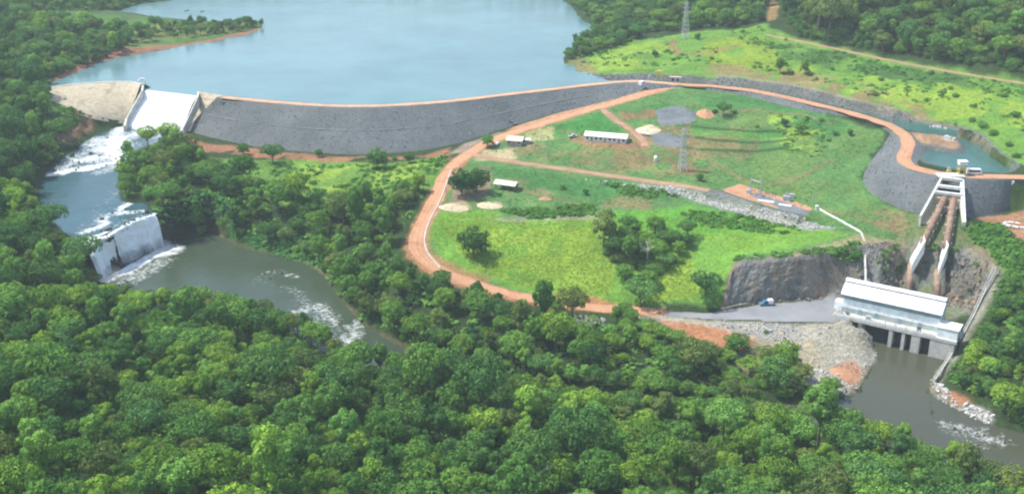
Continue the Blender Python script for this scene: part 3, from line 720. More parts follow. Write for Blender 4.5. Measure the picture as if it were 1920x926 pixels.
paint([(1200,588),(1330,603),(1450,607),(1560,606),(1622,618),(1650,668),(1602,737),(1560,742),(1480,728),(1500,690),(1420,640),(1330,640),(1250,612)], (.36,.34,.28), 2)
paint([(1230,602),(1330,612),(1420,640),(1380,660),(1300,635)], (.40,.19,.10), 2); paint([(1420,630),(1520,640),(1560,690),(1500,700),(1400,660)], (.33,.29,.19), 3, .8)
paint([(1565,685),(1600,675),(1625,695),(1600,728),(1575,715)], (.40,.19,.10), 1.5); paint([(1360,650),(1480,680),(1480,725),(1380,700)], (.28,.22,.15), 3, .8)
paint([(1990,390),(2440,372),(2440,440),(1990,440)], (.11,.23,.045), 4, .9)
paint([(1820,395),(1940,388),(1940,460),(1880,430)], (.33,.18,.11), 2, .9); paint([(1800,425),(1870,420),(1930,470),(1930,560),(1890,520),(1850,470)], (.10,.22,.04), 3, .9, patch=(12, -.3, 74))
paint([(1700,405),(1820,415),(1830,465),(1700,460)], (.13,.17,.07), 2, .8)
# left bank
paint([(95,200),(165,205),(175,230),(140,265),(100,270),(110,230)], (.24,.15,.10), 2, .8, patch=(9, -.3, 81)); paint([(80,185),(150,200),(140,215),(100,225)], (.10,.21,.04), 2, .8)
paint([(425,445),(440,425),(520,430),(600,470),(600,520),(560,492),(500,474)], (.05,.15,.035), 3, .9)
stroke(low_R[6:40], 1.8, (.16,.13,.08), .45, 2.5, True)
shelf = W(292,402,25); stroke(np.array([W(298,395,25), W(345,378,26), W(385,370,26)]) - [0, 4, 0], 5, (.045,.05,.04), 1, 1.5, True)
stroke(fall_crest, 6, (.06,.06,.05), 1, 1, True)
ALB *= (1 + .18 * fbm(GX, GY, 14, 91, 3))[..., None]

# ------------------------------------------------------------------ ground: one sheet to the horizon
def far_coords(g):
    lo, hi = g[0], g[-1]
    return np.concatenate([lo - np.array([3400, 2200, 1400, 800, 400, 200, 80, 25]), g, hi + np.array([25, 80, 200, 400, 800, 1400, 2200, 3400])])
fx_, fy_ = far_coords(gx), far_coords(gy)
FXX, FYY = np.meshgrid(fx_, fy_)
ix_ = np.clip(np.rint((FXX - gx[0]) / CS).astype(int), 0, NX - 1); iy_ = np.clip(np.rint((FYY - gy[0]) / CS).astype(int), 0, NY - 1)
out_d = np.maximum(np.maximum(np.abs(FXX) - 630, FYY - 1260), np.maximum(165 - FYY, 0)); out_d = np.maximum(out_d, 0)
k_ = np.clip(out_d / 500, 0, 1)
FZ = H[iy_, ix_] * (1 - k_) + (58 + 14 * fbm(FXX, FYY, 700, 5, 3)) * k_
near_cam = np.exp(-(FXX ** 2 + FYY ** 2) / 300 ** 2); FZ = np.minimum(FZ, 60 + 60 * (1 - near_cam))
me = np_mesh('ground', np.stack([FXX, FYY, FZ], -1).reshape(-1, 3), grid_faces(len(fy_), len(fx_)), M['ground'], True)
attr_color(me, 'albedo', np.clip(ALB[iy_, ix_].reshape(-1, 3), .01, .8))
tag(link('ground', me), kind='structure')

# ------------------------------------------------------------------ water
def ngon(name, poly, z, mat):
    me = bpy.data.meshes.new(name); me.from_pydata([(p[0], p[1], z) for p in poly], [], [tuple(range(len(poly)))]); me.materials.append(mat)
    bm = bmesh.new(); bm.from_mesh(me); bmesh.ops.triangulate(bm, faces=bm.faces)
    for f in bm.faces:
        if f.normal.z < 0: f.normal_flip()
    bm.to_mesh(me); bm.free()
    return tag(link(name, me), kind='structure')
def grow(poly, d):
    poly = np.asarray(poly); q = np.vstack([poly[-1:], poly, poly[:1]])
    A = .5 * np.sum(q[:-1, 0] * q[1:, 1] - q[1:, 0] * q[:-1, 1])
    return offset_line(q, -d if A > 0 else d)[1:-1]
n_sh = len(lake_shore)
lk = np.vstack([grow(lake_poly, 3.0)[:n_sh], lake_poly[n_sh:]])
ngon('reservoir_water', lk, LAKE_Z, M['lake'])
pw = np.vstack([offset_line(road_emb, 6.5)[:cut], grow(pond_w, 1.5)[18:60]]) if False else grow(pond_w, 2.0)
ngon('canal_pond_water', pw, LAKE_Z, M['pondw'])
cn, cf = offset_line(road_emb, 6.8)[:cut - 1], offset_line(road_emb, 14)[:cut - 1]
ngon('canal_water', np.vstack([cn, cf[::-1]]), LAKE_Z - .03, M['pondw'])

def river(name, L, Rr, mat, foams, across=26, step=1.6, ext=2.2, rough_=.35, silt=9.0):
    sL = np.linalg.norm(np.diff(L, axis=0), axis=1); sR = np.linalg.norm(np.diff(Rr, axis=0), axis=1)
    s = np.concatenate([[0], np.cumsum((sL + sR) / 2)]); n = int(s[-1] / step) + 2; q = np.linspace(0, s[-1], n)
    A = np.stack([np.interp(q, s, L[:, k]) for k in range(3)], 1); B = np.stack([np.interp(q, s, Rr[:, k]) for k in range(3)], 1)
    d = B - A; w = np.linalg.norm(d[:, :2], axis=1)[:, None]
    A2, B2 = A - d / w * ext, B + d / w * ext
    t = np.linspace(0, 1, across)[None, :, None]
    V = A2[:, None] * (1 - t) + B2[:, None] * t
    X, Y = V[..., 0], V[..., 1]
    fo = np.zeros(X.shape); wx = 3.5 * fbm(X, Y, 7, 56, 3); wy = 3.5 * fbm(X, Y, 7, 57, 3)
    for pts, wd, st in foams:
        fo = np.maximum(fo, st * np.exp(-(seg_dist(WL(pts), X + wx, Y + wy) / (wd * 1.35)) ** 2))
    V[..., 2] += fo * (fbm(X, Y, 3.2, 55, 3) * rough_ + .1)
    me = np_mesh(name, V.reshape(-1, 3), grid_faces(*X.shape), mat, True)
    attr_float(me, 'foam', fo); attr_float(me, 'silt', np.broadcast_to((np.ones(n) if silt is None else np.clip((q / q[-1] - silt) * 5, 0, 1) * .9)[:, None], X.shape))
    return tag(link(name, me), kind='structure')
FU = [([(238,236,29),(290,243,29),(342,248,29)], 6, .9), ([(240,226,29),(222,245,29),(205,262,28.5)], 5, .85), ([(225,262,28.5),(213,285,27.5),(232,303,26.5)], 6, 1.05), ([(238,300,26.5),(200,308,26),(150,316,26),(95,326,25.6)], 5, .95),
      ([(165,272,28.2),(205,270,28)], 7, .8), ([(140,300,27),(190,296,26.8)], 7, .85), ([(190,280,27.6),(225,290,27)], 9, .85), ([(230,250,28.8),(170,275,28),(130,305,26.6)], 12, .68), ([(240,275,27.8),(190,300,26.6)], 10, .72), ([(215,360,25),(190,395,24.6),(160,425,24.3)], 9, .52), ([(245,255,28.5),(215,268,28),(185,262,28.2)], 9, .8), ([(150,300,26.6),(115,315,26)], 7, .75), ([(225,310,26.2),(190,322,25.6)], 7, .7), ([(265,250,28.8),(300,256,28.8)], 8, .66), ([(205,245,29),(190,262,28.5)], 5, .5), ([(130,330,25.3),(170,350,25),(200,330,25.2)], 7, .33), ([(120,370,25),(200,360,25)], 4, .28),
      ([(262,372,24.6),(240,385,24.5),(222,398,24.4)], 3, .9), ([(205,408,24.2),(175,428,24.2),(148,437,24.3)], 3, .85), ([(180,418,24.2),(200,402,24.4)], 3, .7), ([(225,402,24.3),(270,396,24.2)], 3, .8), ([(200,425,24.1),(240,412,24.1),(280,402,24.1)], 2.5, .6),
      ([(148,455,24),(206,436,24),(290,403,24)], 2.6, .9)]
river('upper_river_water', up_L, up_R, M['river'], FU)
FLW = [([(195,525,9),(236,500,9),(285,476,9),(308,465,9)], 5.5, 1.2), ([(290,478,9),(325,466,9)], 6, 1.0), ([(205,542,9),(260,515,9),(310,490,9)], 9, .66), ([(360,470,9),(420,500,9)], 8, .25),
       ([(505,512,8.6),(525,509,8.6)], 3.2, .62), ([(528,514,8.6),(552,520,8.5)], 3.0, .66), ([(478,524,8.7),(500,517,8.6)], 3, .58), ([(560,585,8),(600,574,7.8),(612,592,7.6),(628,608,7.4)], 5.5, .68), ([(585,600,7.7),(610,610,7.5)], 5, .62), ([(640,645,7),(655,628,7),(672,608,7)], 5.5, .70), ([(645,650,6.8),(690,662,6.5)], 5, .64),
       ([(600,640,7.2),(650,655,7)], 6, .62), ([(540,540,8.4),(590,590,7.9),(640,640,7.1)], 8, .56), ([(480,525,8.7),(560,560,8.3)], 7, .5), ([(1775,800,1),(1830,803,.9),(1862,822,.8),(1885,835,.6)], 6, .64), ([(1800,815,.9),(1850,835,.7)], 6, .6)]
river('lower_river_water', low_L, low_R, M['brownriver'], FLW, ext=2.6, silt=.42)
river('tailrace_water', tail_L, tail_R, M['brownriver'], [], ext=2.0, silt=None)

# the waterfall: two sheets of falling water with the rock bare between them
def curtain(name, t0, t1, parent, mat=None, push=0.0, rough_=.55, nx=110, nz_=34, ztop=0.0, cut=None):
    def at(Q, t):
        s = np.linspace(0, 1, len(Q)); return np.stack([np.interp(t, s, Q[:, k]) for k in range(3)], -1)
    t = np.linspace(t0, t1, nx); C = at(fall_crest, t); B = at(fall_base, t)
    nrm = np.array([.45, -.89, 0])
    C = C + nrm * (1.0 + 1.9 * np.abs(fbm(t * 40, t * 0, 6, 66, 3)))[:, None]; C[:, 2] += .5 * fbm(t * 40, t * 0 + 9, 4, 68, 3); B = B - nrm * (1.6 * np.sin(np.pi * t))[:, None] + nrm * (2.2 * fbm(t * 40, t * 0 + 5, 7, 67, 3))[:, None]
    v = np.linspace(0, 1, nz_)[:, None, None]
    out = B - C; out[:, 2] = 0
    V = C[None] + out[None] * np.sqrt(v) * .9 - nrm * (1 - v) ** 6 * 1.2
    tt = np.broadcast_to(t[None], V.shape[:2]); vv = np.broadcast_to(v[..., 0], V.shape[:2])
    V[..., 2] = C[None, :, 2] + ztop + (B[None, :, 2] - .8 - C[None, :, 2]) * vv ** 1.15
    bul = fbm(tt * 60, vv * 4, 4.5, 61, 2) * rough_ + .35 * rough_ * fbm(tt * 60, vv * 14, 1.0, 62, 3)
    V += nrm * ((bul + push) * np.clip(vv * 4, .15, 1))[..., None]
    if cut is not None or mat is not None:             # ledges that throw the water forward
        for q_, amp, sd in ((.30, 1.1, 71), (.58, 1.3, 74)):
            thr = q_ + .22 * fbm(t * 60, t * 0 + sd, 6, sd, 3); V += nrm * (amp * np.clip(.6 + fbm(t * 60, t * 0, 9, sd + 1, 2) * 1.6, 0, 1.4)[None] * np.clip((vv - thr[None]) * 9, 0, 1))[..., None]
    lip = C - nrm * 5.0; lip[:, 2] = 24.08 + ztop                # water rolling over the brink
    V = np.vstack([lip[None], V]); tt = np.vstack([tt[:1], tt]); vv = np.vstack([vv[:1] - .12, vv]); nz_ += 1
    F = grid_faces(nz_, nx)
    if cut is not None:                                # strands part and the ledge shows between them
        st = fbm(tt * 60, vv * 4.0, 3.6, 63, 3) - .12 * vv
        F = F[st.ravel()[F].mean(1) > cut]
    me = np_mesh(name, (V).reshape(-1, 3) - np.array(parent.location)[None], F, mat or M['fall'], True)
    a = me.attributes.new('flow', 'FLOAT_VECTOR', 'POINT')
    fl = np.stack([tt * 32, vv * 15, tt * 0], -1).reshape(-1, 3).astype(np.float32); a.data.foreach_set('vector', fl.ravel())
    return link(name, me, parent)
wf = empty('waterfall', tuple(fall_base[len(fall_base) // 2]), 0, 'white curtain waterfall dropping over a dark ledge between the wooded banks', 'waterfall')
curtain('rock_ledge', -.0, 1.0, wf, M['dark_rock'], -1.9, .5, ztop=-1.2)
curtain('falling_water', 0.0, .35, wf, rough_=1.7, cut=-.66); curtain('falling_water', .45, 1.0, wf, rough_=1.7, cut=-.66)
curtain('thin_fall', .33, .48, wf, push=-.9, nx=30, cut=-.22)

# ------------------------------------------------------------------ sheets laid on the ground
def strip(name, line, w, mat, dz=.10, parent=None, crossn=9, jit=1.1, kind='structure', flat=False, rel=None):
    n = len(line); rows = []
    for k, d in enumerate(np.linspace(-w / 2, w / 2, crossn)):
        e_ = jit * fbm(line[:, 0], line[:, 1], 7, 70 + (k > 0), 3) if k in (0, crossn - 1) else 0
        q = offset_line(line, d + (e_ if not np.isscalar(e_) else 0)).copy()
        q[:, 2] = (line[:, 2] if flat else HZ(q[:, 0], q[:, 1])) + dz - (.12 if k in (0, crossn - 1) else 0)
        rows.append(q)
    V = np.stack(rows, 1)
    if rel is not None: V = V - np.asarray(rel)
    me = np_mesh(name, V.reshape(-1, 3), grid_faces(n, crossn)[:, ::-1], mat, True)
    a = me.attributes.new('track', 'FLOAT_VECTOR', 'POINT'); tv = np.zeros((n, crossn, 3), np.float32); tv[..., 0] = np.linspace(-w / 2, w / 2, crossn)[None] + 20; tv[..., 1] = np.arange(n)[:, None] * 3.0; a.data.foreach_set('vector', tv.ravel())
    o = link(name, me, parent)
    return tag(o, kind=kind) if kind and not parent else o
def sheet(name, px, mat, dz=.08, cell=2.0, world=None, kind='structure'):
    Q = PL(px) if world is None else np.asarray(world)
    bd = resample(np.vstack([Q, Q[:1]]), cell)[:-1]
    bd[:, :2] += np.stack([fbm(bd[:, 0], bd[:, 1], 6, 81, 3), fbm(bd[:, 0], bd[:, 1], 6, 82, 3)], 1) * .8
    xs = np.arange(bd[:, 0].min(), bd[:, 0].max(), cell); ys = np.arange(bd[:, 1].min(), bd[:, 1].max(), cell)
    X, Y = np.meshgrid(xs, ys); m = inside(bd, X, Y) & (seg_dist(np.vstack([bd, bd[:1]]), X, Y) > cell * .6)
    pts = [Vector(p[:2]) for p in bd] + [Vector(p) for p in zip(X[m], Y[m])]
    nb = len(bd)
    r = delaunay_2d_cdt(pts, [], [list(range(nb))], 1, 1e-4)
    vx = np.array([(v.x, v.y) for v in r[0]]); z = HZ(vx[:, 0], vx[:, 1]) + dz
    orig = r[3]
    for k, ov in enumerate(orig):
        if any(q < nb for q in ov): z[k] -= dz + .05
    me = bpy.data.meshes.new(name); me.from_pydata([(a, b, c) for (a, b), c in zip(vx, z)], [], [tuple(f) for f in r[2]]); me.materials.append(mat)
    bm = bmesh.new(); bm.from_mesh(me)
    for f in bm.faces:
        if f.normal.z < 0: f.normal_flip()
        f.smooth = True
    bm.to_mesh(me); bm.free()
    o = link(name, me)
    return tag(o, kind=kind) if kind else o
strip('dirt_road', road_lower, 7.0, M['road'], .16)
strip('field_road', road_field, 4.6, M['earth'], .14)
strip('shed_track', road_shed, 4.0, M['earth'], .14)
strip('hillside_track', road_upper, 3.6, M['earth'], .14)
sheet('gravel_yard', YARD[:1] + [(a, b) for a, b, _ in YARD[1:]], M['asphalt'], world=WL(YARD))
sheet('substation_pad', None, M['dirt'], .10, world=WL(SUBPAD))
sheet('gravel_bed', [(1398,366),(1420,361),(1512,392),(1525,397),(1508,408),(1490,407)], M['gravel'], .2, 1.5)
sheet('gravel_patch', [(1225,206),(1270,198),(1310,212),(1308,228),(1280,236),(1235,237)], M['gravel'], .12)
sheet('gravel_patch', [(1218,250),(1260,250),(1282,262),(1278,278),(1225,272)], M['gravel'], .12)

# ------------------------------------------------------------------ dams
def pair_mesh(name, crest, toe, hw_far, hw_near, mat, parent, n=170, rows=26, rough_=.14, up=True, rel=(0,0,0), hole=None):
    def ri(Q):
        s = np.linspace(0, 1, len(Q)); q = np.linspace(0, 1, n); return np.stack([np.interp(q, s, Q[:, k]) for k in range(3)], 1)
    C, T = ri(crest), ri(toe)
    d = T - C; d[:, 2] = 0; L = np.linalg.norm(d, axis=1)[:, None] + 1e-6
    far = offset_line(C, hw_far); nearE = C + d / L * np.minimum(hw_near, L * .5)
    R_ = []
    if up:
        u = offset_line(C, hw_far + 8).copy(); u[:, 2] -= 5.0; R_.append(u)
    R_.append(far); R_.append(nearE)
    for k in np.linspace(0, 1, rows)[1:]:
        q = nearE * (1 - k) + T * k
        q = q.copy(); q[:, 2] += rough_ * fbm(q[:, 0], q[:, 1] , 2.6, 95, 3) * min(1, 6 * k) + rough_ * fbm(q[:, 0], q[:, 1], 14, 96, 2) * min(1, 4 * k)
        R_.append(q)
    q = T + d / L * 1.5; q[:, 2] -= 1.6; R_.append(q)
    V = np.stack(R_, 0) - np.asarray(rel)
    me = np_mesh(name, V.reshape(-1, 3), grid_faces(len(R_), n)[:, ::-1], mat, True)
    if hole is not None:
        bm = bmesh.new(); bm.from_mesh(me); hv = np.array([f.calc_center_median()[:2] for f in bm.faces]) + np.asarray(rel)[:2]; hm = inside(hole, hv[:, 0], hv[:, 1])
        bm.faces.ensure_lookup_table(); bmesh.ops.delete(bm, geom=[bm.faces[i] for i in np.nonzero(hm)[0]], context='FACES'); bm.to_mesh(me); bm.free()
    return link(name, me, parent), nearE, T
o0 = tuple(W(640,240,30))
dam = empty('embankment_dam', o0, 0, 'long dark rockfill dam curving along the lake with an earth road on its crest', 'dam')
_, d_near, d_toe = pair_mesh('rock_face', dam_crest, dam_toe, 3.2, 3.2, M['riprap'], dam, rel=o0)
strip('crest_road', road_dam, 5.6, M['road_crest'], .08, dam, flat=True, rel=o0)
bl = (d_near * .5 + d_toe * .5)[6:-45].copy(); bl[:, 2] += .10
strip('berm', bl, .6, M['asphalt'], .04, dam, flat=True, rel=o0, jit=.1)
o1 = tuple(W(1650,330,38))
emb = empty('canal_embankment', o1, 0, 'dark rockfill embankment carrying the orange road around the canal pond', 'dam')
_, e_near, e_toe = pair_mesh('rock_face', emb_crest, emb_toe, 3.6, 3.6, M['riprap'], emb, n=420, rel=o1, hole=INTAKE)
jl = np.vstack([resample(np.array([W(1262,157,CREST_Z), W(1300,160,CREST_Z)]), 3.0), road_emb])
strip('crest_road', smooth_line(jl, 1), 6.6, M['road'], .10, emb, flat=True, rel=o1)
o2 = tuple(W(180,190,40))
wing = empty('wing_dam', o2, 0, 'tan weathered concrete wing dam between the spillway and the left wood', 'dam')
pair_mesh('concrete_face', wing_crest, wing_toe, 1.6, 1.6, M['concrete_tan'], wing, n=70, rows=14, rough_=.25, rel=o2)
strip('crest_kerb', resample(wing_crest, 2), 1.6, M['concrete'], .35, wing, flat=True, rel=o2, jit=0)

# spillway
o3 = tuple(W(300,210,36))
sp = empty('spillway', o3, 0, 'concrete spillway chute covered in white water at the left end of the dam', 'spillway')
a0, a1 = W(268,171,46.4), W(368,183,46.4); b0, b1 = W(237,240,28.7), W(341,247,28.7)
ny_, nx_ = 26, 40
v = np.linspace(0, 1, ny_)[:, None, None]; t = np.linspace(0, 1, nx_)[None, :, None]
top = a0 * (1 - t) + a1 * t; bot = b0 * (1 - t) + b1 * t
V = top * (1 - v) + bot * v
ease = v[..., 0] ** 1.25
V[..., 2] = top[..., 2] + (bot[..., 2] - top[..., 2]) * ease
V[..., 2] += fbm(np.broadcast_to(t[..., 0] * 40, (ny_, nx_)), np.broadcast_to(v[..., 0] * 10, (ny_, nx_)), 3, 5, 3) * .25
back = top.copy() + np.array([2.2, 5, 0]); back[..., 2] = LAKE_Z - .4
V = np.vstack([back, V])
me = np_mesh('white_water', V.reshape(-1, 3) - np.array(o3), grid_faces(ny_ + 1, nx_), M['chute'], True)
at_ = me.attributes.new('flow', 'FLOAT_VECTOR', 'POINT')
fl = np.zeros((ny_ + 1, nx_, 3), np.float32); fl[..., 0] = np.linspace(0, 40, nx_)[None]; fl[..., 1] = np.linspace(0, 24, ny_ + 1)[:, None]; at_.data.foreach_set('vector', fl.ravel())
link('white_water', me, sp)
def wall_between(m, A, B, th, depth, n=8):           # upright wall following a sloping top line
    A = np.array(A); B = np.array(B); d = B - A; u = np.array([-d[1], d[0], 0]); u = u / np.linalg.norm(u) * th / 2
    m.hexa([A - u - [0, 0, depth], A + u - [0, 0, depth], B + u - [0, 0, depth], B - u - [0, 0, depth]], [A - u, A + u, B + u, B - u])
m = MB(); wall_between(m, W(268,160,CREST_Z), W(266,170,48), 1.2, 6); wall_between(m, W(266,170,48), W(237,222,34), 1.2, 5); wall_between(m, W(237,222,34), W(233,236,32), 1.2, 5); m.build('left_wall', M['concrete'], sp, rel=o3)
m = MB(); wall_between(m, W(372,172,CREST_Z), W(370,183,48), 1.0, 6); wall_between(m, W(370,183,48), W(343,240,33), 1.0, 6); m.build('right_wall', M['concrete'], sp, rel=o3)
m = MB(); p0, p1 = W(268,172,45.9), W(368,184,45.9); m.beam(tuple(p0 + [.8, 2.0, -1.2]), tuple(p1 + [.8, 2.0, -1.2]), 3.0, 3.0); m.build('crest_sill', M['concrete'], sp, rel=o3)
o4 = tuple(W(385,200,40))
tw = empty('abutment_wall', o4, 0, 'tan stepped concrete abutment wedged between the spillway and the dark dam', 'wall')
TC = np.array([W(373,173,CREST_Z), W(388,175,CREST_Z), W(404,178,CREST_Z), W(420,181,CREST_Z)]); TT = np.array([W(345,244,29.6), W(347,244,29.8), W(350,243,30.2), W(353,243,30.6)])
for k in range(6):                                  # six placed lifts of concrete
    f0, f1 = k / 6, (k + 1) / 6
    Q0 = TC * (1 - f0) + TT * f0; Q1 = TC * (1 - f1) + TT * f1
    m = MB()
    q = [Q0[0], Q0[-1], Q1[-1], Q1[0]]
    m.hexa([p - [0, 0, 3.0] for p in q], [q[0] + [0, 0, .4], q[1] + [0, 0, .4], q[2] + [0, 0, .75], q[3] + [0, 0, .75]])
    m.build('concrete_lift', M['concrete_tan'], tw, rel=o4)

# ------------------------------------------------------------------ trees
def leaf_quads(C, Nn, S, r):
    t1 = np.cross(Nn, r.standard_normal(Nn.shape)); t1 /= np.linalg.norm(t1, axis=1)[:, None] + 1e-9
    t2 = np.cross(Nn, t1)
    S = S[:, None]
    V = np.stack([C - t1 * S, C - t2 * S * .75, C + t1 * S, C + t2 * S * .75], 1)
    return V.reshape(-1, 3), np.arange(len(C) * 4).reshape(-1, 4)
def crown_data(seed, Rx, Rz, zb, nl, per, ls, flat=.5):
    r = np.random.default_rng(seed)
    cs, rs = [], []
    for i in range(nl):
        a = r.random() * 6.283; q = math.sqrt(r.random()) * .74
        x, y = math.cos(a) * q * Rx, math.sin(a) * q * Rx
        zt = Rz * math.sqrt(max(0.05, 1 - (q / 1.0) ** 2))
        z = zt * (1 - flat * r.random() ** 1.3) - Rz * .12
        cs.append((x, y, z)); rs.append(Rx * r.uniform(.19, .36) * (1 - .25 * q))
    cs = np.array(cs); rs = np.array(rs)
    C, N_, K = [], [], []
    for i in range(nl):
        d = r.standard_normal((per, 3)); d /= np.linalg.norm(d, axis=1)[:, None]
        d = d[d[:, 2] > -.55]
        p = cs[i] + d * rs[i] * r.uniform(.82, 1.08, len(d))[:, None] * np.array([1, 1, .82])
        p += .10 * rs[i] * r.standard_normal(p.shape)
        q = np.ones(len(p), bool)
        for j in range(nl):
            if j != i: q &= np.linalg.norm((p - cs[j]) / np.array([1, 1, .82]), axis=1) > rs[j] * .86
        n = d + .30 * r.standard_normal(d.shape); n /= np.linalg.norm(n, axis=1)[:, None]
        C.append(p[q]); N_.append(n[q]); K.append(np.clip(.5 + r.normal(0, .2) + r.normal(0, .12, q.sum()), 0, 1))
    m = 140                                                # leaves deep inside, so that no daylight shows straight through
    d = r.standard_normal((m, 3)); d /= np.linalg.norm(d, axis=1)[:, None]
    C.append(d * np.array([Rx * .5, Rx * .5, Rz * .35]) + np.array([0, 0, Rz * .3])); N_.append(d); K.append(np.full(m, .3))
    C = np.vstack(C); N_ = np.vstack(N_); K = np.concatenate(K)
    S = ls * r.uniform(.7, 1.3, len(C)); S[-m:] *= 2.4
    V, F = leaf_quads(C, N_, S, r)
    V[:, 2] += zb
    return V, F, np.repeat(K, 4), cs + np.array([0, 0, zb])
def crown_mesh(name, mat, *a):
    V, F, K, cs = crown_data(*a)
    me = np_mesh(name, V, F, mat, False); attr_float(me, 'clump', K)
    return me, cs
def trunk_mesh(cs, zb, r0=.35):
    m = MB(); m.tube((0, 0, -1.0), (.1, .05, zb * .55), r0, 7, r0 * .75); m.tube((.1, .05, zb * .55), (0, 0, zb * 1.02), r0 * .75, 6, r0 * .45)
    for c in cs[:6]: m.tube((.1, .05, zb * .7), tuple(c), r0 * .38, 5, r0 * .12)
    me = bpy.data.meshes.new('trunk'); me.from_pydata(m.v, [], m.f); me.materials.append(M['bark'])
    return me
SHAPES = []                                                # (tone, shape word, crown mesh, trunk mesh, radius)
seed = 100
for tone in range(4):
    for word, Rx, Rz, zb, nl, per, flat in (('broad spreading', 6.6, 4.6, 6.0, 36, 110, .55), ('rounded', 5.4, 5.6, 4.6, 32, 110, 1.0), ('tall narrow', 4.3, 6.6, 6.2, 27, 110, 1.05)):
        seed += 1
        cmesh, cs = crown_mesh('crown', LEAF[tone], seed, Rx, Rz, zb, nl, per, .32, flat)
        SHAPES.append((tone, word, cmesh, trunk_mesh(cs, zb), Rx))
def make_tree(name, k, loc, sc, rz, label, group=None, sz=None, cat='tree'):
    tone, word, cmesh, tmesh, _ = SHAPES[k]
    o = empty(name, tuple(loc), rz, label, cat, group); o.scale = (sc, sc, sc if sz is None else sz)
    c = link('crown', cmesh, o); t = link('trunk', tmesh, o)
    return o

WOODS = [  # outline of the tree bases, spacing, size, tone weights, where
 ('fore', [(-480,470),(-60,500),(60,520),(150,540),(215,566),(320,584),(415,590),(500,602),(555,630),(600,662),(645,694),(708,710),(820,730),(950,750),(1200,778),(1400,792),(1550,804),(1620,832),(1680,852),(1780,884),(1850,910),(1960,940),(2420,1000),(2420,1120),(-480,1120)], 6.4, .98, (5,3,3,1)),
 ('left', [(-480,160),(-20,162),(60,176),(90,196),(85,215),(100,235),(110,262),(138,276),(100,303),(72,324),(55,352),(60,392),(88,430),(132,462),(172,512),(178,540),(60,520),(-60,500),(-480,470)], 6.8, .98, (4,4,2,1)),
 ('island', [(226,322),(255,288),(320,268),(352,290),(430,318),(470,345),(560,374),(610,388),(690,376),(745,362),(800,352),(802,385),(775,425),(758,440),(752,470),(800,512),(850,540),(930,560),(1000,585),(1080,602),(1180,612),(1240,640),(1310,672),(1360,705),(1400,755),(1200,740),(985,708),(850,688),(745,632),(670,592),(632,540),(596,494),(520,470),(430,428),(340,410),(296,396),(270,368),(232,372)], 6.2, .86, (5,4,2,2)),
 ('slope', [(1310,668),(1360,655),(1440,672),(1490,690),(1520,735),(1590,750),(1400,755),(1340,735)], 7.2, .9, (2,1,2,2)),
 ('hill', [(1475,40),(1500,68),(1580,84),(1640,96),(1700,108),(1830,130),(1930,148),(2420,170),(2420,-70),(1470,-60)], 8.0, 1.5, (2,6,1,2)),
 ('upper', [(1064,-40),(1074,10),(1112,42),(1126,60),(1096,78),(1072,96),(1066,112),(1110,104),(1180,80),(1220,62),(1300,56),(1380,52),(1430,40),(1450,-40)], 6.6, .72, (5,4,2,1)),
 ('point', [(-420,30),(60,40),(230,55),(250,82),(200,110),(120,138),(60,160),(-420,160)], 6.2, .75, (4,5,1,1)),
 ('farleft', [(-420,-40),(330,-30),(290,2),(215,20),(60,30),(-420,30)], 9.5, .7, (4,3,2,1)),
 ('tip', [(250,66),(370,46),(496,48),(480,56),(400,66),(260,84)], 8.5, .55, (3,5,0,3)),
 ('right', [(1800,728),(1838,660),(1875,590),(1905,545),(1945,500),(2420,470),(2420,880),(1950,812),(1880,782),(1830,745),(1800,728)], 6.4, .9, (5,4,3,1)),
 ('grove', [(1125,455),(1165,432),(1290,446),(1292,486),(1235,525),(1205,545),(1170,530),(1135,490)], 6.6, .85, (3,5,2,1)),
 ('far', [(300,-42),(1060,-42),(1300,-120),(300,-120)], 11, .85, (4,4,2,1)),
]
ROWS = {'fore': (4, 23), 'island': (14, 27), 'right': (0, 3)}
blocked = np.zeros((NY, NX), bool)
def block(Q, w):
    global blocked
    i0, i1, j0, j1 = bbox(Q, w + 3)
    if i1 > i0 and j1 > j0: blocked[i0:i1, j0:j1] |= seg_dist(Q, GX[i0:i1, j0:j1], GY[i0:i1, j0:j1]) < w
for Q, w in ((road_lower, 6.5), (road_field, 5), (road_shed, 5), (road_upper, 4), (road_emb, 8), (road_dam, 8)): block(Q, w)
for L_, R_ in ((up_L, up_R), (low_L, low_R), (tail_L, tail_R)): blocked |= inside(np.vstack([L_, R_[::-1]]), GX, GY)
block(offset_line(road_lower[int(len(road_lower) * .66):], -7), 5.0)
blocked |= inside(lake_poly, GX, GY) | inside(pond_w, GX, GY) | inside(np.vstack([dam_crest, dam_toe[::-1]]), GX, GY) | inside(np.vstack([wing_crest, wing_toe[::-1]]), GX, GY) | inside(np.vstack([emb_crest, emb_toe[::-1]]), GX, GY)
def is_blocked(x, y):
    i = int(round((y - gy[0]) / CS)); j = int(round((x - gx[0]) / CS))
    return not (0 <= i < NY and 0 <= j < NX) or blocked[i, j]
hash_ = {}
def far_enough(x, y, r, k=.80):
    a, b = int(x // 8), int(y // 8)
    for i in (a - 1, a, a + 1):
        for j in (b - 1, b, b + 1):
            for (u, v_, q) in hash_.get((i, j), ()):
                if (u - x) ** 2 + (v_ - y) ** 2 < (k * (r + q)) ** 2: return False
    return True
def project(x, y, z):
    X, Y, Z = x, y * _ct - (z - CAM_H) * _st, y * _st + (z - CAM_H) * _ct
    return 960 + FPX * X / Y, 463 - FPX * Z / Y, FPX / Y
tr = random.Random(11)
FIELD = []   # filled below: single trees in the open
trees = []
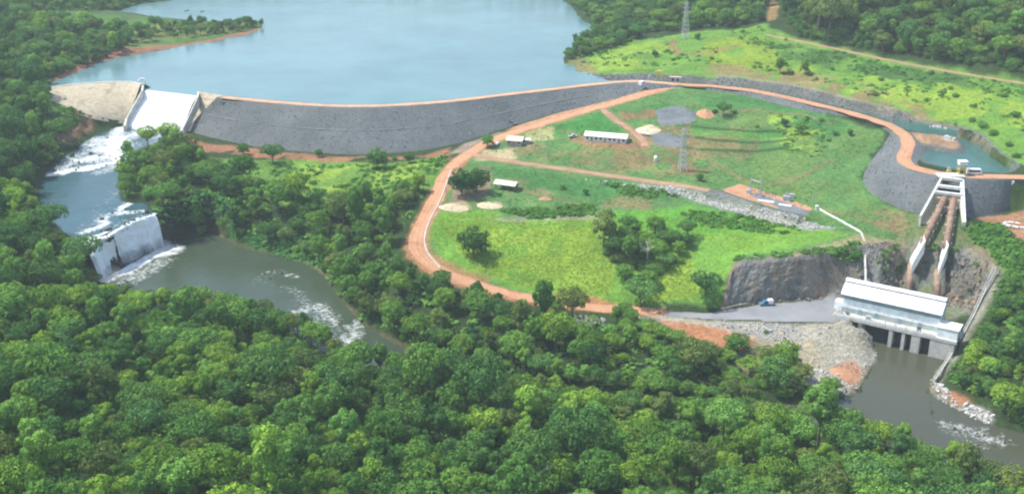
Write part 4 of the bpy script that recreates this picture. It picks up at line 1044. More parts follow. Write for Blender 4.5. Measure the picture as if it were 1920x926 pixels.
SINGLE = [ # px, py of the base, shape (0 broad, 1 round, 2 tall), tone, scale, label
 (888,482,1,1,1.18,'big round dark tree alone in the yellow-green meadow by the road bend'),
 (866,366,1,1,1.15,'dark tree beside the orange road below the sheds, left of the close pair'),
 (893,362,1,1,1.12,'dark tree beside the orange road below the sheds, right of the close pair'),
 (914,277,1,0,.62,'small round tree where the earth road forks below the dam'),
 (708,316,1,1,.95,'dark tree at the foot of the long dark dam, above the river wood'),
 (767,306,1,1,.52,'small round dark tree at the dam foot, right of the larger one'),
 (512,306,0,1,.85,'spreading dark tree at the dam foot behind the island wood'),
 (456,292,1,0,.58,'small green tree at the dam foot, left of the spreading dark one'),
 (598,296,1,0,.42,'little bushy tree alone on the bare earth below the dam'),
 (318,282,2,1,.85,'tall dark tree between the spillway and the island wood'),
 (1322,558,0,1,.92,'big dark tree above the gravel yard, left of the rock cutting'),
 (1330,583,1,1,.55,'low dark tree at the edge of the gravel yard'),
 (1200,575,0,1,.98,'big dark tree where the orange road meets the gravel yard'),
 (1312,340,1,1,.38,'small round dark tree by the lattice tower in the field'),
 (1098,366,1,1,.30,'tiny round dark tree in the turf below the field road'),
 (1054,355,1,0,.28,'tiny round green tree in the turf, left of the darker one'),
 (1356,218,0,1,.62,'low dark spreading tree beside the gravel patch in the upper field'),
 (1500,252,1,0,.55,'bushy green tree in the yellow patch of the upper field'),
 (1470,238,1,1,.45,'small dark tree left of the bushy one in the upper field'),
 (1593,255,1,1,.36,'small dark tree near the gravel slope of the embankment'),
 (1462,140,2,0,.72,'green tree on the hillside above the canal'),
 (1508,140,2,3,.60,'olive tree on the hillside above the canal'),
 (1228,108,1,1,.46,'round dark tree on the slope between canal and lake wood'),
 (1308,75,1,1,.46,'small dark tree on the grass below the hill wood'),
 (1475,692,1,2,.95,'yellow-green tree leaning over the spoil bank'),
 (1300,700,0,3,1.12,'big olive tree with a sunlit dome below the orange spoil slope'),
 (1222,636,1,2,.62,'bright green bushy tree at the left end of the spoil bank'),
 (1170,598,1,0,.62,'green tree standing in front of the orange road near the yard'),
 (1020,560,1,0,.01,''),
]
for px, py, sh, tone, sc, lab in SINGLE:
    if not lab: continue
    p = P(px, py); k = tone * 3 + sh
    hash_.setdefault((int(p[0] // 8), int(p[1] // 8)), []).append((p[0], p[1], SHAPES[k][4] * sc))
    sc *= 1.25 if sc > .5 else 1.15
    make_tree('tree', k, p - np.array([0, 0, 1.6 * sc]), sc, tr.random() * 6.28, lab)
BUSH = [(1470,122,1,.5),(1482,140,1,.42),(1426,128,1,.3),(1516,142,3,.4),(1560,132,0,.36),(1652,152,1,.34),(1692,140,1,.4),(1745,140,1,.46),(1642,180,3,.36),(1792,182,1,.42),(1782,168,0,.3),(1882,182,0,.34),(1904,220,1,.5),(1842,240,0,.5),(1862,254,0,.52),(1822,228,0,.42),(1892,275,1,.42),(1906,296,1,.48),
        (1252,98,0,.3),(1334,112,1,.28),(1342,100,1,.26),(1262,114,0,.28),(1540,228,1,.3),(1566,254,0,.34),(1420,240,1,.26),(1340,212,1,.4),(1376,214,1,.34),(1150,352,0,.3),(1180,364,0,.3),(1240,360,0,.26),(1060,402,0,.32),(990,400,0,.3),(740,300,0,.3),(640,352,2,.35),(820,312,0,.4),(1790,470,0,.35),(1600,486,0,.4),(1560,484,0,.3),(1436,626,0,.24)]
HLAND = [((1470,130),'the middle of the hillside'), ((1700,150),'the hillside track'), ((1880,200),'the right end of the hillside'), ((1850,260),'the canal pond'), ((1284,74),'the hill pylon'), ((1540,230),'the upper field road'), ((1350,215),'the orange earth heap'), ((1190,360),'the pale rock band'), ((1020,400),'the weeds below the sheds'), ((740,300),'the dam foot'), ((820,312),'the orange road'), ((1790,470),'the penstocks'), ((1580,480),'the rock cutting'), ((1436,626),'the spoil bank'), ((640,352),'the island wood')]
bk = {}
for px, py, tone, sc in BUSH:
    q = min(HLAND, key=lambda q: (q[0][0] - px) ** 2 + (q[0][1] - py) ** 2); du, dv = px - q[0][0], py - q[0][1]
    rel = 'close to' if abs(du) + abs(dv) < 25 else ('left of' if du < 0 else 'right of') if abs(du) > abs(dv) * 1.2 else ('above' if dv < 0 else 'below')
    bk.setdefault((TONE[tone], rel + ' ' + q[1]), []).append((px, py, tone, sc))
for (tn_, land), L in bk.items():
    L.sort()
    for q, (px, py, tone, sc) in enumerate(L):
        w_ = '' if len(L) == 1 else ('left of two ', 'right of two ')[q] if len(L) == 2 else ('leftmost of the ', 'second of the ', 'third of the ', 'fourth of the ', 'fifth of the ')[min(q, 4)]
        p = P(px, py)
        make_tree('bush', tone * 3 + tr.choice((0, 1)), p - np.array([0, 0, 5.2 * sc]), sc, tr.random() * 6.28, f'{w_}low {tn_} bush{"es" if w_ else ""} {land}', 'bushes in the open ground', cat='bush')
for where, px, sp_, sz, wts in WOODS:
    Q = PL(px) if where != 'far' else np.array([(-420, 1200, 0), (260, 1200, 0), (260, 1255, 0), (-420, 1255, 0)])
    area = .5 * abs(np.sum(Q[:, 0] * np.roll(Q[:, 1], -1) - np.roll(Q[:, 0], -1) * Q[:, 1]))
    n = int(area / sp_ ** 2 * 5)
    xs = np.array([tr.uniform(Q[:, 0].min(), Q[:, 0].max()) for _ in range(n)]); ys = np.array([tr.uniform(Q[:, 1].min(), Q[:, 1].max()) for _ in range(n)])
    ok = inside(Q, xs, ys); dn = fbm(xs, ys, 34, 44, 3); tn = fbm(xs, ys, 45, 46, 2)
    edge = []
    if where in ROWS:                                # a closed row of trees along the water first
        i0_, i1_ = ROWS[where]
        for q in resample(Q[i0_:i1_], 5.2): edge.append((q[0] + tr.uniform(-.8, .8), q[1] + tr.uniform(-.8, .8)))
    ne = len(edge)
    if ne:
        ex_, ey_ = np.array(edge).T
        xs, ys = np.concatenate([ex_, xs]), np.concatenate([ey_, ys]); ok = np.concatenate([np.ones(ne, bool), ok]); tn = np.concatenate([fbm(ex_, ey_, 45, 46, 2), tn]); dn = np.concatenate([fbm(ex_, ey_, 34, 44, 3), dn])
    for n_i, (x, y, o_, t_, d_) in enumerate(zip(xs, ys, ok, tn, dn)):
        if not o_ or is_blocked(x, y): continue
        w_ = list(wts); w_[1] *= math.exp(-2.2 * t_); w_[2] *= math.exp(2.2 * t_)
        tone = tr.choices(range(4), w_)[0]; sh = tr.choices((0, 1, 2), (4, 4, 2))[0]
        k = tone * 3 + sh; s_ = sz * tr.choice((.5, .65, .8, .92, 1.0, 1.1, 1.25, 1.55)) * tr.uniform(.94, 1.06)
        if n_i < ne: s_ = sz * tr.uniform(.7, .95)
        r_ = SHAPES[k][4] * s_
        if not far_enough(x, y, r_, .34 if n_i < ne else .53 if sp_ < 9 else .9): continue
        hash_.setdefault((int(x // 8), int(y // 8)), []).append((x, y, r_))
        trees.append([where, x, y, float(HZ(x, y)) - .3, k, s_, tr.random() * 6.28, s_ * tr.uniform(.85, 1.15) * (1 + .55 * d_)])
# the 270 that show largest in the frame stand as single trees, the rest is one wood
def shown(t):
    u, v_, s_ = project(t[1], t[2], t[3] + 9 * t[5])
    if not (-10 < u < 1930 and -10 < v_ < 925): return 0
    return s_ * SHAPES[t[4]][4] * t[5]
trees.sort(key=lambda t: -shown(t))
LAND = [((215,560),'the foot of the waterfall'), ((400,610),'the pool below the waterfall'), ((600,690),'the river rapids'), ((720,730),'the last rapids in view'), ((950,745),'the hidden river narrows'), ((1200,770),'the shaded river bend'), ((1450,790),'the spoil bank'),
        ((1690,850),'the tailrace mouth'), ((1850,900),'the right-edge rapids'), ((20,700),'the left picture edge'), ((1890,960),'the lower right corner'), ((40,900),'the lower left corner'), ((420,920),'the bottom left edge'), ((800,930),'the bottom middle edge'),
        ((1150,930),'the bottom centre-right edge'), ((1500,930),'the bottom right edge'), ((280,740),'the near ridge'), ((60,420),'the upper pool'), ((1900,640),'the tailrace slope'), ((1000,640),'the orange road'), ((400,380),'the rock shelf'), ((150,640),'the dark hollow'), ((1000,840),'the centre of the wood'), ((600,820),'the forest gully')]
def near_land(t):
    u, v_, _ = project(t[1], t[2], t[3])
    q = min(LAND, key=lambda q: (q[0][0] - u) ** 2 + (q[0][1] - v_) ** 2)
    du, dv = u - q[0][0], v_ - q[0][1]
    if abs(du) < 40 and abs(dv) < 30: rel = 'close by'
    elif abs(du) > abs(dv) * 1.3: rel = 'left of' if du < 0 else 'right of'
    else: rel = 'beyond' if dv < 0 else 'in front of'
    return rel + ' ' + q[1]
N_SINGLE = 268
under = []
for where, px, sp_, sz, wts in WOODS:
    if where in ('far', 'tip'): continue
    Q = PL(px); r_ = np.random.default_rng(len(under) + 3); area = .5 * abs(np.sum(Q[:, 0] * np.roll(Q[:, 1], -1) - np.roll(Q[:, 0], -1) * Q[:, 1])); n = int(area / 26)
    xs, ys = r_.uniform(Q[:, 0].min(), Q[:, 0].max(), n * 2), r_.uniform(Q[:, 1].min(), Q[:, 1].max(), n * 2); ok = inside(Q, xs, ys)
    for x, y in zip(xs[ok], ys[ok]):
        if is_blocked(x, y): continue
        k = tr.choices(range(4), wts)[0] * 3 + tr.choice((0, 1, 1)); s_ = tr.uniform(.36, .62) * min(1.2, sz)
        under.append([where, x, y, float(HZ(x, y)) - 4.2 * s_, k, s_, tr.random() * 6.28, s_ * tr.uniform(.9, 1.2)])
kinds = {}
for t in trees[:N_SINGLE]:
    s_ = t[5]; lim = {'hill': 1.6}.get(t[0], 1.15)
    size = 'small' if s_ < .85 * lim else 'large' if s_ > 1.12 * lim else 'middling'
    kinds.setdefault((size, SHAPES[t[4]][1].split()[0], TONE[SHAPES[t[4]][0]], near_land(t)), []).append(t)
for (size, word, tone_, land), ts in kinds.items():
    ts.sort(key=lambda t: project(t[1], t[2], t[3])[0])
    for q, t in enumerate(ts):
        n_ = len(ts); base = f'{size} {word} {tone_}'
        if n_ == 1: lab = f'{base} tree {land}'
        elif n_ == 2: lab = f'{("left", "right")[q]} of two {base} trees {land}'
        elif n_ == 3: lab = f'{("left", "middle", "right")[q]} of three {base} trees {land}'
        else: lab = f'{("leftmost", "second", "third", "fourth", "fifth", "sixth", "seventh", "eighth")[min(q, 7)]} of several {base} trees {land}'
        make_tree('forest_tree', t[4], (t[1], t[2], t[3]), t[5], t[6], lab, 'trees of the near woods', t[7])
rest = trees[N_SINGLE:] + under

def scatter(name, pts, rot, scl, idx, sources, label, cat):
    me = bpy.data.meshes.new(name); me.vertices.add(len(pts)); me.vertices.foreach_set('co', np.asarray(pts, np.float32).ravel())
    a = me.attributes.new('rot', 'FLOAT_VECTOR', 'POINT'); a.data.foreach_set('vector', np.asarray(rot, np.float32).ravel())
    a = me.attributes.new('scl', 'FLOAT_VECTOR', 'POINT'); a.data.foreach_set('vector', np.asarray(scl, np.float32).ravel())
    a = me.attributes.new('idx', 'INT', 'POINT'); a.data.foreach_set('value', np.asarray(idx, np.int32))
    o = link(name, me); tag(o, label, cat, kind='stuff')
    ng = bpy.data.node_groups.new(name, 'GeometryNodeTree')
    ng.interface.new_socket('Geometry', in_out='INPUT', socket_type='NodeSocketGeometry'); ng.interface.new_socket('Geometry', in_out='OUTPUT', socket_type='NodeSocketGeometry')
    gi = ng.nodes.new('NodeGroupInput'); go = ng.nodes.new('NodeGroupOutput'); jo = ng.nodes.new('GeometryNodeJoinGeometry')
    def named(n_, ty):
        q = ng.nodes.new('GeometryNodeInputNamedAttribute'); q.data_type = ty; q.inputs['Name'].default_value = n_; return q.outputs['Attribute']
    ar, as_, ai = named('rot', 'FLOAT_VECTOR'), named('scl', 'FLOAT_VECTOR'), named('idx', 'INT')
    for k, srcs in enumerate(sources):
        cmp_ = ng.nodes.new('FunctionNodeCompare'); cmp_.data_type = 'INT'; cmp_.operation = 'EQUAL'; ng.links.new(ai, cmp_.inputs['A'] if 'A' in cmp_.inputs else cmp_.inputs[2])
        ins = [q for q in cmp_.inputs if q.enabled]; ins[1].default_value = k
        for src in srcs:
            ob = ng.nodes.new('GeometryNodeObjectInfo'); ob.transform_space = 'ORIGINAL'; ob.inputs['Object'].default_value = src; ob.inputs['As Instance'].default_value = True
            ip = ng.nodes.new('GeometryNodeInstanceOnPoints'); ng.links.new(gi.outputs[0], ip.inputs['Points']); ng.links.new(cmp_.outputs[0], ip.inputs['Selection']); ng.links.new(ob.outputs['Geometry'], ip.inputs['Instance'])
            e2r = ng.nodes.new('FunctionNodeEulerToRotation'); ng.links.new(ar, e2r.inputs[0]); ng.links.new(e2r.outputs[0], ip.inputs['Rotation']); ng.links.new(as_, ip.inputs['Scale'])
            ng.links.new(ip.outputs['Instances'], jo.inputs[0])
    ng.links.new(jo.outputs[0], go.inputs[0])
    mod = o.modifiers.new(name, 'NODES'); mod.node_group = ng
    return o
src = []
for k in range(len(SHAPES)):
    src.append([next(o for o in bpy.data.objects if o.data is not None and o.data == SHAPES[k][q]) for q in (2, 3) if any(o.data == SHAPES[k][q] for o in bpy.data.objects)])
scatter('forest', [(t[1], t[2], t[3]) for t in rest], [(0, 0, t[6]) for t in rest], [(t[5], t[5], t[7]) for t in rest], [t[4] for t in rest], src, 'dense green forest covering the banks and hills beyond the single trees', 'forest')
print('trees', len(trees))

# ------------------------------------------------------------------ scrub, weeds and stones: real little shapes, joined
def clumps(name, P3, size, mat, seed, label, cat, nq=12, ls=.30, flat=.7, up=.9):
    r = np.random.default_rng(seed); n = len(P3)
    d = r.standard_normal((n, nq, 3)); d[..., 2] = np.abs(d[..., 2]); d /= np.linalg.norm(d, axis=2)[..., None]
    C = P3[:, None] + d * size[:, None, None] * np.array([1, 1, flat]) * r.uniform(.55, 1.1, (n, nq, 1))
    N_ = d + .4 * r.standard_normal(d.shape); N_[..., 2] += up; N_ /= np.linalg.norm(N_, axis=2)[..., None]
    V, F = leaf_quads(C.reshape(-1, 3), N_.reshape(-1, 3), np.repeat(size * ls * 1.35, nq) * r.uniform(.7, 1.3, n * nq), r)
    me = np_mesh(name, V, F, mat); attr_float(me, 'clump', np.repeat(np.repeat(np.clip(r.normal(.5, .25, n), 0, 1), nq), 4))
    return tag(link(name, me), label, cat, kind='stuff')
def strew(px, n, seed, clear=True, world=None, noise=None):
    Q = PL(px) if world is None else world; r = np.random.default_rng(seed)
    x = r.uniform(Q[:, 0].min(), Q[:, 0].max(), n); y = r.uniform(Q[:, 1].min(), Q[:, 1].max(), n)
    ok = inside(Q, x, y)
    if noise: ok &= fbm(x, y, noise[0], noise[1], 3) > noise[2]
    x, y = x[ok], y[ok]
    if clear:
        i = np.clip(np.rint((y - gy[0]) / CS).astype(int), 0, NY - 1); j = np.clip(np.rint((x - gx[0]) / CS).astype(int), 0, NX - 1)
        k = ~blocked[i, j]; x, y = x[k], y[k]
    return np.stack([x, y, HZ(x, y)], 1)
rs_ = np.random.default_rng(5)
UG = np.vstack([strew(WOODS[0][1], 9000, 1), strew(WOODS[1][1], 2600, 2), strew(WOODS[2][1], 5000, 3), strew(WOODS[9][1], 1500, 4)])
clumps('undergrowth', UG, rs_.uniform(.9, 2.6, len(UG)), M['scrub'], 8, 'leafy undergrowth filling the gaps between the forest trees', 'undergrowth', 10)
SLOPE = [(425,448),(440,420),(520,420),(620,460),(700,490),(720,540),(660,540),(600,500),(560,492),(500,472)]
VN = strew(SLOPE, 1500, 6)
_sh = WL([(298,396,25),(318,384,25.5),(345,374,26),(400,364,26.5),(436,388,25.5)]); _q = resample(_sh, .25); _k = rs_.random(len(_q)); _q = _q + np.stack([rs_.normal(0, .8, len(_q)) + .4, -2.5 * _k - .5, -10.0 * _k ** 1.4 + .6], 1)
VN = np.vstack([VN, _q])
clumps('creepers', VN, rs_.uniform(.8, 1.8, len(VN)), M['reed'], 9, 'bright green creepers covering the river slope below the island wood', 'creepers', 12)
HS = np.vstack([strew([(1080,100),(1200,75),(1430,50),(1480,80),(1700,125),(1930,165),(1930,300),(1870,270),(1720,205),(1600,172),(1480,140),(1300,125),(1090,125)], 2600, 7, noise=(16, 3, .05)),
                strew([(1430,80),(1560,95),(1700,128),(1930,165),(1930,190),(1700,150),(1560,130),(1440,108)], 900, 8, noise=(12, 3, -.2)),
                strew([(1440,212),(1530,222),(1560,262),(1530,300),(1480,290)], 70, 9), strew([(930,395),(1110,385),(1115,405),(1000,412)], 330, 10),
                strew([(1130,345),(1210,352),(1280,372),(1180,372)], 200, 11), strew([(800,300),(840,290),(830,320),(800,330)], 80, 12), strew([(420,305),(560,310),(720,310),(800,300),(800,350),(740,365),(620,390),(560,380),(450,345)], 620, 13, noise=(9, 6, -.15)),
                strew([(1800,425),(1870,420),(1930,470),(1930,530),(1890,520),(1850,470)], 500, 14), strew([(1520,470),(1600,462),(1620,490),(1560,500)], 120, 15, False), strew([(1880,512),(1905,545),(1870,600),(1836,665),(1800,728),(1775,712),(1812,655),(1852,585)], 420, 26), strew([(1640,490),(1690,470),(1700,500),(1650,520)], 60, 16, False), strew([(1378,482),(1520,470),(1612,452),(1612,462),(1530,482),(1385,494)], 230, 86, False), strew([(1710,470),(1800,470),(1840,495),(1800,560),(1720,540)], 130, 87, False, noise=(8, 4, .05)),
                strew([(1260,395),(1400,405),(1520,430),(1460,440),(1300,420)], 600, 17, noise=(10, 5, .0)), strew([(0,20),(370,42),(260,80),(0,120)], 900, 18, noise=(20, 5, .1)), strew([(110,200),(160,212),(130,250),(100,250)], 160, 19)])
clumps('scrub', HS, rs_.uniform(.7, 2.0, len(HS)), M['scrub'], 10, 'low green scrub dotted over the hillside and field edges', 'scrub', 14)
MD = np.vstack([strew([(830,420),(930,415),(1120,415),(1150,470),(1140,555),(1060,552),(950,528),(880,500)], 5200, 21), strew([(1230,500),(1290,470),(1310,560),(1220,572)], 900, 22), strew([(1130,400),(1290,390),(1450,415),(1500,440),(1380,480),(1300,440),(1160,425)], 2600, 23),
                strew([(1090,130),(1180,85),(1430,55),(1480,100),(1700,160),(1930,200),(1930,290),(1850,245),(1700,200),(1480,145),(1300,132)], 5200, 24), strew([(800,400),(930,400),(930,430),(840,440)], 700, 25)])
clumps('tall_grass', MD, rs_.uniform(.25, .55, len(MD)), M['grassleaf'], 11, 'tall yellow-green grass of the meadow and the hillside', 'grass', 7, .42, .6, 2.2)

TF = np.vstack([strew([(890,290),(1000,238),(1150,196),(1285,166),(1540,216),(1650,258),(1618,332),(1665,385),(1728,408),(1700,452),(1560,432),(1250,345),(1000,310)], 9000, 71, noise=(9, 9, -.05)), strew([(910,312),(1120,337),(1260,376),(1100,404),(900,392),(860,350)], 2200, 72, noise=(7, 9, 0)), strew([(1440,212),(1530,222),(1560,262),(1530,300),(1480,290)], 300, 73), strew([(1090,130),(1180,85),(1430,55),(1480,100),(1700,160),(1930,200),(1930,290),(1850,245),(1700,200),(1480,145),(1300,132)], 2600, 74, noise=(10, 7, .05))])
clumps('turf_tufts', TF, rs_.uniform(.2, .65, len(TF)), M['reed'], 75, 'darker weed tufts scattered through the turf of the field', 'weeds', 6, .45, .6, 1.2)
_ico = None
def stones(name, P3, size, mat, seed, parent=None, label=None, cat=None, rel=(0,0,0), sink=.3):
    r = np.random.default_rng(seed); n = len(P3)
    b = np.array([(-1,-1,-1),(1,-1,-1),(1,1,-1),(-1,1,-1),(-1,-1,1),(1,-1,1),(1,1,1),(-1,1,1)], float) * .55
    f = np.array([(0,3,2,1),(4,5,6,7),(0,1,5,4),(1,2,6,5),(2,3,7,6),(3,0,4,7)])
    V = b[None] + r.normal(0, .24, (n, 8, 3)); V[:, 4:, :2] *= .72
    V *= size[:, None, None] * r.uniform(.6, 1.2, (n, 1, 3))
    a = r.uniform(0, 6.28, n); c, s = np.cos(a)[:, None], np.sin(a)[:, None]
    V = np.stack([V[..., 0] * c - V[..., 1] * s, V[..., 0] * s + V[..., 1] * c, V[..., 2]], -1) + P3[:, None] + np.array([0, 0, 1]) * (size * (.5 - sink))[:, None, None] - np.asarray(rel)
    F = (f[None] + (np.arange(n) * 8)[:, None, None]).reshape(-1, 4)
    me = np_mesh(name, V.reshape(-1, 3), F, mat)
    o = link(name, me, parent); o['kind'] = 'stuff'
    return tag(o, label, cat)
RB = np.vstack([strew([(1195,347),(1260,352),(1300,362),(1400,390),(1500,412),(1570,430),(1520,434),(1440,416),(1350,392),(1290,372),(1210,358)], 6500, 31, False), strew([(1085,335),(1200,345),(1260,358),(1170,352)], 260, 32, False)])
stones('pale_rubble', RB, rs_.uniform(.3, .9, len(RB)), M['stonepale'], 33, None, 'band of pale broken rock along the edge of the substation terrace', 'rubble')
SB = np.vstack([strew([(1300,605),(1450,608),(1560,607),(1622,620),(1652,668),(1604,734),(1560,740),(1480,726),(1510,690),(1440,640),(1380,625)], 3600, 34, False), strew([(1320,605),(1480,608),(1520,640),(1440,640),(1380,622)], 1800, 35, False), strew([(1500,690),(1560,700),(1600,734),(1490,726)], 900, 36, False)])
stones('spoil_rocks', SB, rs_.uniform(.12, .5, len(SB)) * np.where(rs_.random(len(SB)) > .96, 2.2, 1), M['stonepale'], 37, None, 'pale loose rocks strewn over the spoil bank beside the tailrace', 'rocks')
CB = np.vstack([strew([(1812,757),(1865,785),(1850,805),(1800,775)], 260, 38, False), strew([(1745,712),(1765,720),(1800,775),(1760,750)], 120, 39, False)])
stones('bank_rocks', CB, rs_.uniform(.4, 1.1, len(CB)), M['stonepale'], 40, None, 'grey rocks on the right bank below the orange earth patch', 'rocks')
r2 = np.random.default_rng(77)
def face_points(C, T, n):
    t = r2.random(n); k = r2.uniform(.12, .98, n); s = np.linspace(0, 1, len(C))
    c = np.stack([np.interp(t, s, C[:, q]) for q in range(3)], 1); d = np.stack([np.interp(t, s, T[:, q]) for q in range(3)], 1)
    return c * (1 - k[:, None]) + d * k[:, None]
FP = face_points(d_near, d_toe, 1500); stones('riprap_stones', FP, r2.uniform(.2, .45, len(FP)), M['riprap'], 41, dam, rel=o0)
FP = face_points(e_near, e_toe, 900); FP = FP[~inside(INTAKE, FP[:, 0], FP[:, 1])]; stones('riprap_stones', FP, r2.uniform(.2, .45, len(FP)), M['riprap'], 42, emb, rel=o1)
cb = []
for d in np.linspace(12.5, 18.5, 8):
    q = offset_line(road_emb, d)[:cut]; cb.append(q[::1] + r2.normal(0, .6, q.shape))
cb = np.vstack(cb); cb[:, 2] = HZ(cb[:, 0], cb[:, 1])
PR = np.vstack([cb, strew([(1800,245),(1850,266),(1890,300),(1860,288),(1830,260)], 160, 43, False), strew([(1095,141),(1210,139),(1290,142),(1290,150),(1130,151)], 500, 44, False)])
stones('canal_riprap', PR, r2.uniform(.3, .75, len(PR)), M['stonedark'], 45, None, 'dark grey rock lining of the canal bank behind the orange road', 'rubble')
def in_river(px, z, n, sd):
    Q = WL([(a, b, z) for a, b in px]); r = np.random.default_rng(sd); x = r.uniform(Q[:, 0].min(), Q[:, 0].max(), n); y = r.uniform(Q[:, 1].min(), Q[:, 1].max(), n); k = inside(Q, x, y)
    return np.stack([x[k], y[k], np.full(k.sum(), z - .1)], 1)
BR = np.vstack([in_river([(238,232),(200,250),(140,290),(110,318),(150,320),(230,303),(235,270),(260,245)], 27.2, 70, 61), in_river([(150,440),(230,385),(275,392),(285,403),(206,432)], 24.2, 50, 62), in_river([(560,585),(605,575),(640,600),(690,640),(670,655),(620,640)], 7.4, 34, 63),
                in_river([(490,512),(545,506),(560,520),(500,524)], 8.6, 6, 64), in_river([(1770,800),(1850,800),(1900,830),(1840,840)], .9, 30, 65), in_river([(310,470),(330,452),(400,440),(420,450)], 9, 16, 66)])
stones('river_boulders', BR, r2.uniform(.35, 1.0, len(BR)) * np.where(r2.random(len(BR)) > .85, 1.9, 1), M['bed_rock'], 67, None, 'dark wet boulders breaking the rapids of the river', 'boulders')
CRK = np.vstack([strew([(1600,466),(1685,462),(1690,540),(1610,556)], 520, 91, False), strew([(1782,470),(1845,486),(1864,506),(1826,585),(1775,575)], 620, 92, False), strew([(1352,577),(1420,567),(1556,558),(1556,563),(1420,572)], 160, 93, False)])
stones('cut_rubble', CRK, r2.uniform(.3, 1.1, len(CRK)) * np.where(r2.random(len(CRK)) > .92, 1.8, 1), M['cliff_rock'], 94, None, 'broken dark rock on the cut slope behind and beside the powerhouse', 'rubble', sink=.45)
WR = np.vstack([strew([(1738,238),(1768,239),(1774,250),(1742,247)], 90, 46, False), strew([(1765,256),(1786,256),(1790,264),(1770,264)], 60, 47, False)])
stones('white_rubble', WR, r2.uniform(.6, 1.4, len(WR)), M['stonepale'], 48, None, 'heaps of whitish rubble at the head of the canal pond', 'rubble')
FR = np.vstack([strew([(1098,598),(1135,598),(1130,628),(1105,625)], 160, 49, False), strew([(1195,596),(1218,598),(1212,632),(1204,632)], 160, 50, False)])
stones('tipped_rock', FR, r2.uniform(.4, 1.0, len(FR)), M['stonepale'], 51, None, 'pale rock tipped down the bank below the orange road', 'rubble')

# ------------------------------------------------------------------ rock cutting behind the powerhouse: blasted face with ledges and clefts
ct_ = smooth_line(WL([(1372,508,22),(1385,490,25),(1450,487,26),(1530,480,26.6),(1610,461,27),(1660,459,27.3)]), 2)
cb_ = smooth_line(WL([(1352,577,9.7),(1385,571,9.6),(1420,566,9.5),(1500,561,9.5),(1558,557,9.5),(1650,566,9.5)]), 2)
nC, nR = 300, 44
sC = np.linspace(0, 1, len(ct_)); qC = np.linspace(0, 1, nC)
CT = np.stack([np.interp(qC, sC, ct_[:, k]) for k in range(3)], 1); CB_ = np.stack([np.interp(qC, sC, cb_[:, k]) for k in range(3)], 1)
v = np.linspace(-.06, 1.04, nR)[:, None, None]; V = CT[None] * (1 - v) + CB_[None] * v
hx, hz_ = np.broadcast_to(qC[None] * 62, (nR, nC)), np.broadcast_to(v[..., 0] * 17, (nR, nC))
blk = np.round(fbm(hx, hz_ * .55, 5, 301, 3) * 4) / 4
dsp = .75 * blk + .45 * fbm(hx, hz_ * .4, 9, 303, 3) + .45 * fbm(hx, hz_, 1.6, 305, 3) + .9
dsp = dsp * np.clip(np.minimum(v[..., 0] + .06, 1.04 - v[..., 0]) * 9, 0, 1)
dsp = dsp - 2.6 * np.clip((qC[None] - .84) / .16, 0, 1) - 1.5 * np.clip((.05 - qC[None]) / .05, 0, 1)
V = V.copy(); V[..., 0] += -.25 * dsp; V[..., 1] += -.97 * dsp; V[0, :, 1] += 2.0; V[0, :, 2] -= 2.2
me = np_mesh('rock_cutting', V.reshape(-1, 3), grid_faces(nR, nC), M['cliff_rock'], False)
tag(link('rock_cutting', me), kind='structure')

# ------------------------------------------------------------------ powerhouse
PA, PB = W(1568,590,9.5), W(1790,640,9.5)
ax = PB - PA; PL_ = float(np.linalg.norm(ax[:2])); pang = math.atan2(ax[1], ax[0])
ph = empty('powerhouse', tuple(PA), pang, 'long white metal-clad powerhouse standing over dark draft tube bays at the foot of the cutting', 'powerhouse')
def tpx(px): return (px - 1568) / 222 * PL_
BL = PL_ - 7.0                                       # length of the hall
WY, RY, BY = 4.6, 9.2, 15.5                          # front wall, ridge, back wall
def extrude_x(prof, x0, x1):
    n = len(prof); m = MB()
    return m.add([(x0, y, z) for y, z in prof] + [(x1, y, z) for y, z in prof], [tuple(range(n)), tuple(range(2 * n - 1, n - 1, -1))] + [((k + 1) % n, k, n + k, n + (k + 1) % n) for k in range(n)])
MB().box(.6, BL, WY, WY + .4, -.2, 2.0).build('base_wall', M['grey_wall'], ph)
MB().box(.6, BL, WY - .06, WY + .34, 2.0, 5.6).build('front_cladding', M['pale_wall'], ph)
MB().box(.6, BL, WY + .1, WY + .5, 5.6, 7.9).build('window_band', M['blue_wall'], ph)
m = MB()
for k in range(1, 22): m.box(.6 + k * (BL - .6) / 22 - .05, .6 + k * (BL - .6) / 22 + .05, WY - .0, WY + .1, 5.6, 7.9)
m.build('window_mullions', M['grey_wall'], ph)
for x in (.62, BL - .4): extrude_x([(WY + .5, -.2), (BY - .45, -.2), (BY - .45, 7.7), (RY, 11.0), (WY + .5, 7.7)], x, x + .38).build('end_wall', M['pale_wall'], ph)
MB().box(.6, BL, BY - .4, BY, -.2, 7.9).build('back_wall', M['pale_wall'], ph)
def arch(y0, z0, y1, z1, th=.22, n=5, bulge=.5):     # curved roof sheet profile in (y, z)
    up = []
    for k in range(n + 1):
        t = k / n; up.append((y0 + (y1 - y0) * t, z0 + (z1 - z0) * t + bulge * math.sin(math.pi * t)))
    return up + [(y, z - th) for y, z in up[::-1]]
nb_ = 11                                             # roof sheets, lapped one over the other
for k in range(nb_):
    x0, x1 = -.1 + k * (BL + .6) / nb_, -.1 + (k + 1) * (BL + .6) / nb_ + .06
    extrude_x(arch(WY - .8, 7.75 + .012 * (k % 2), RY - .5, 11.05 + .012 * (k % 2)), x0, x1).build('roof_sheet', M['white_metal'], ph)
    extrude_x(arch(RY + 1.0, 11.6 + .012 * (k % 2), BY + .6, 8.1 + .012 * (k % 2)), x0, x1).build('roof_sheet', M['white_metal'], ph)
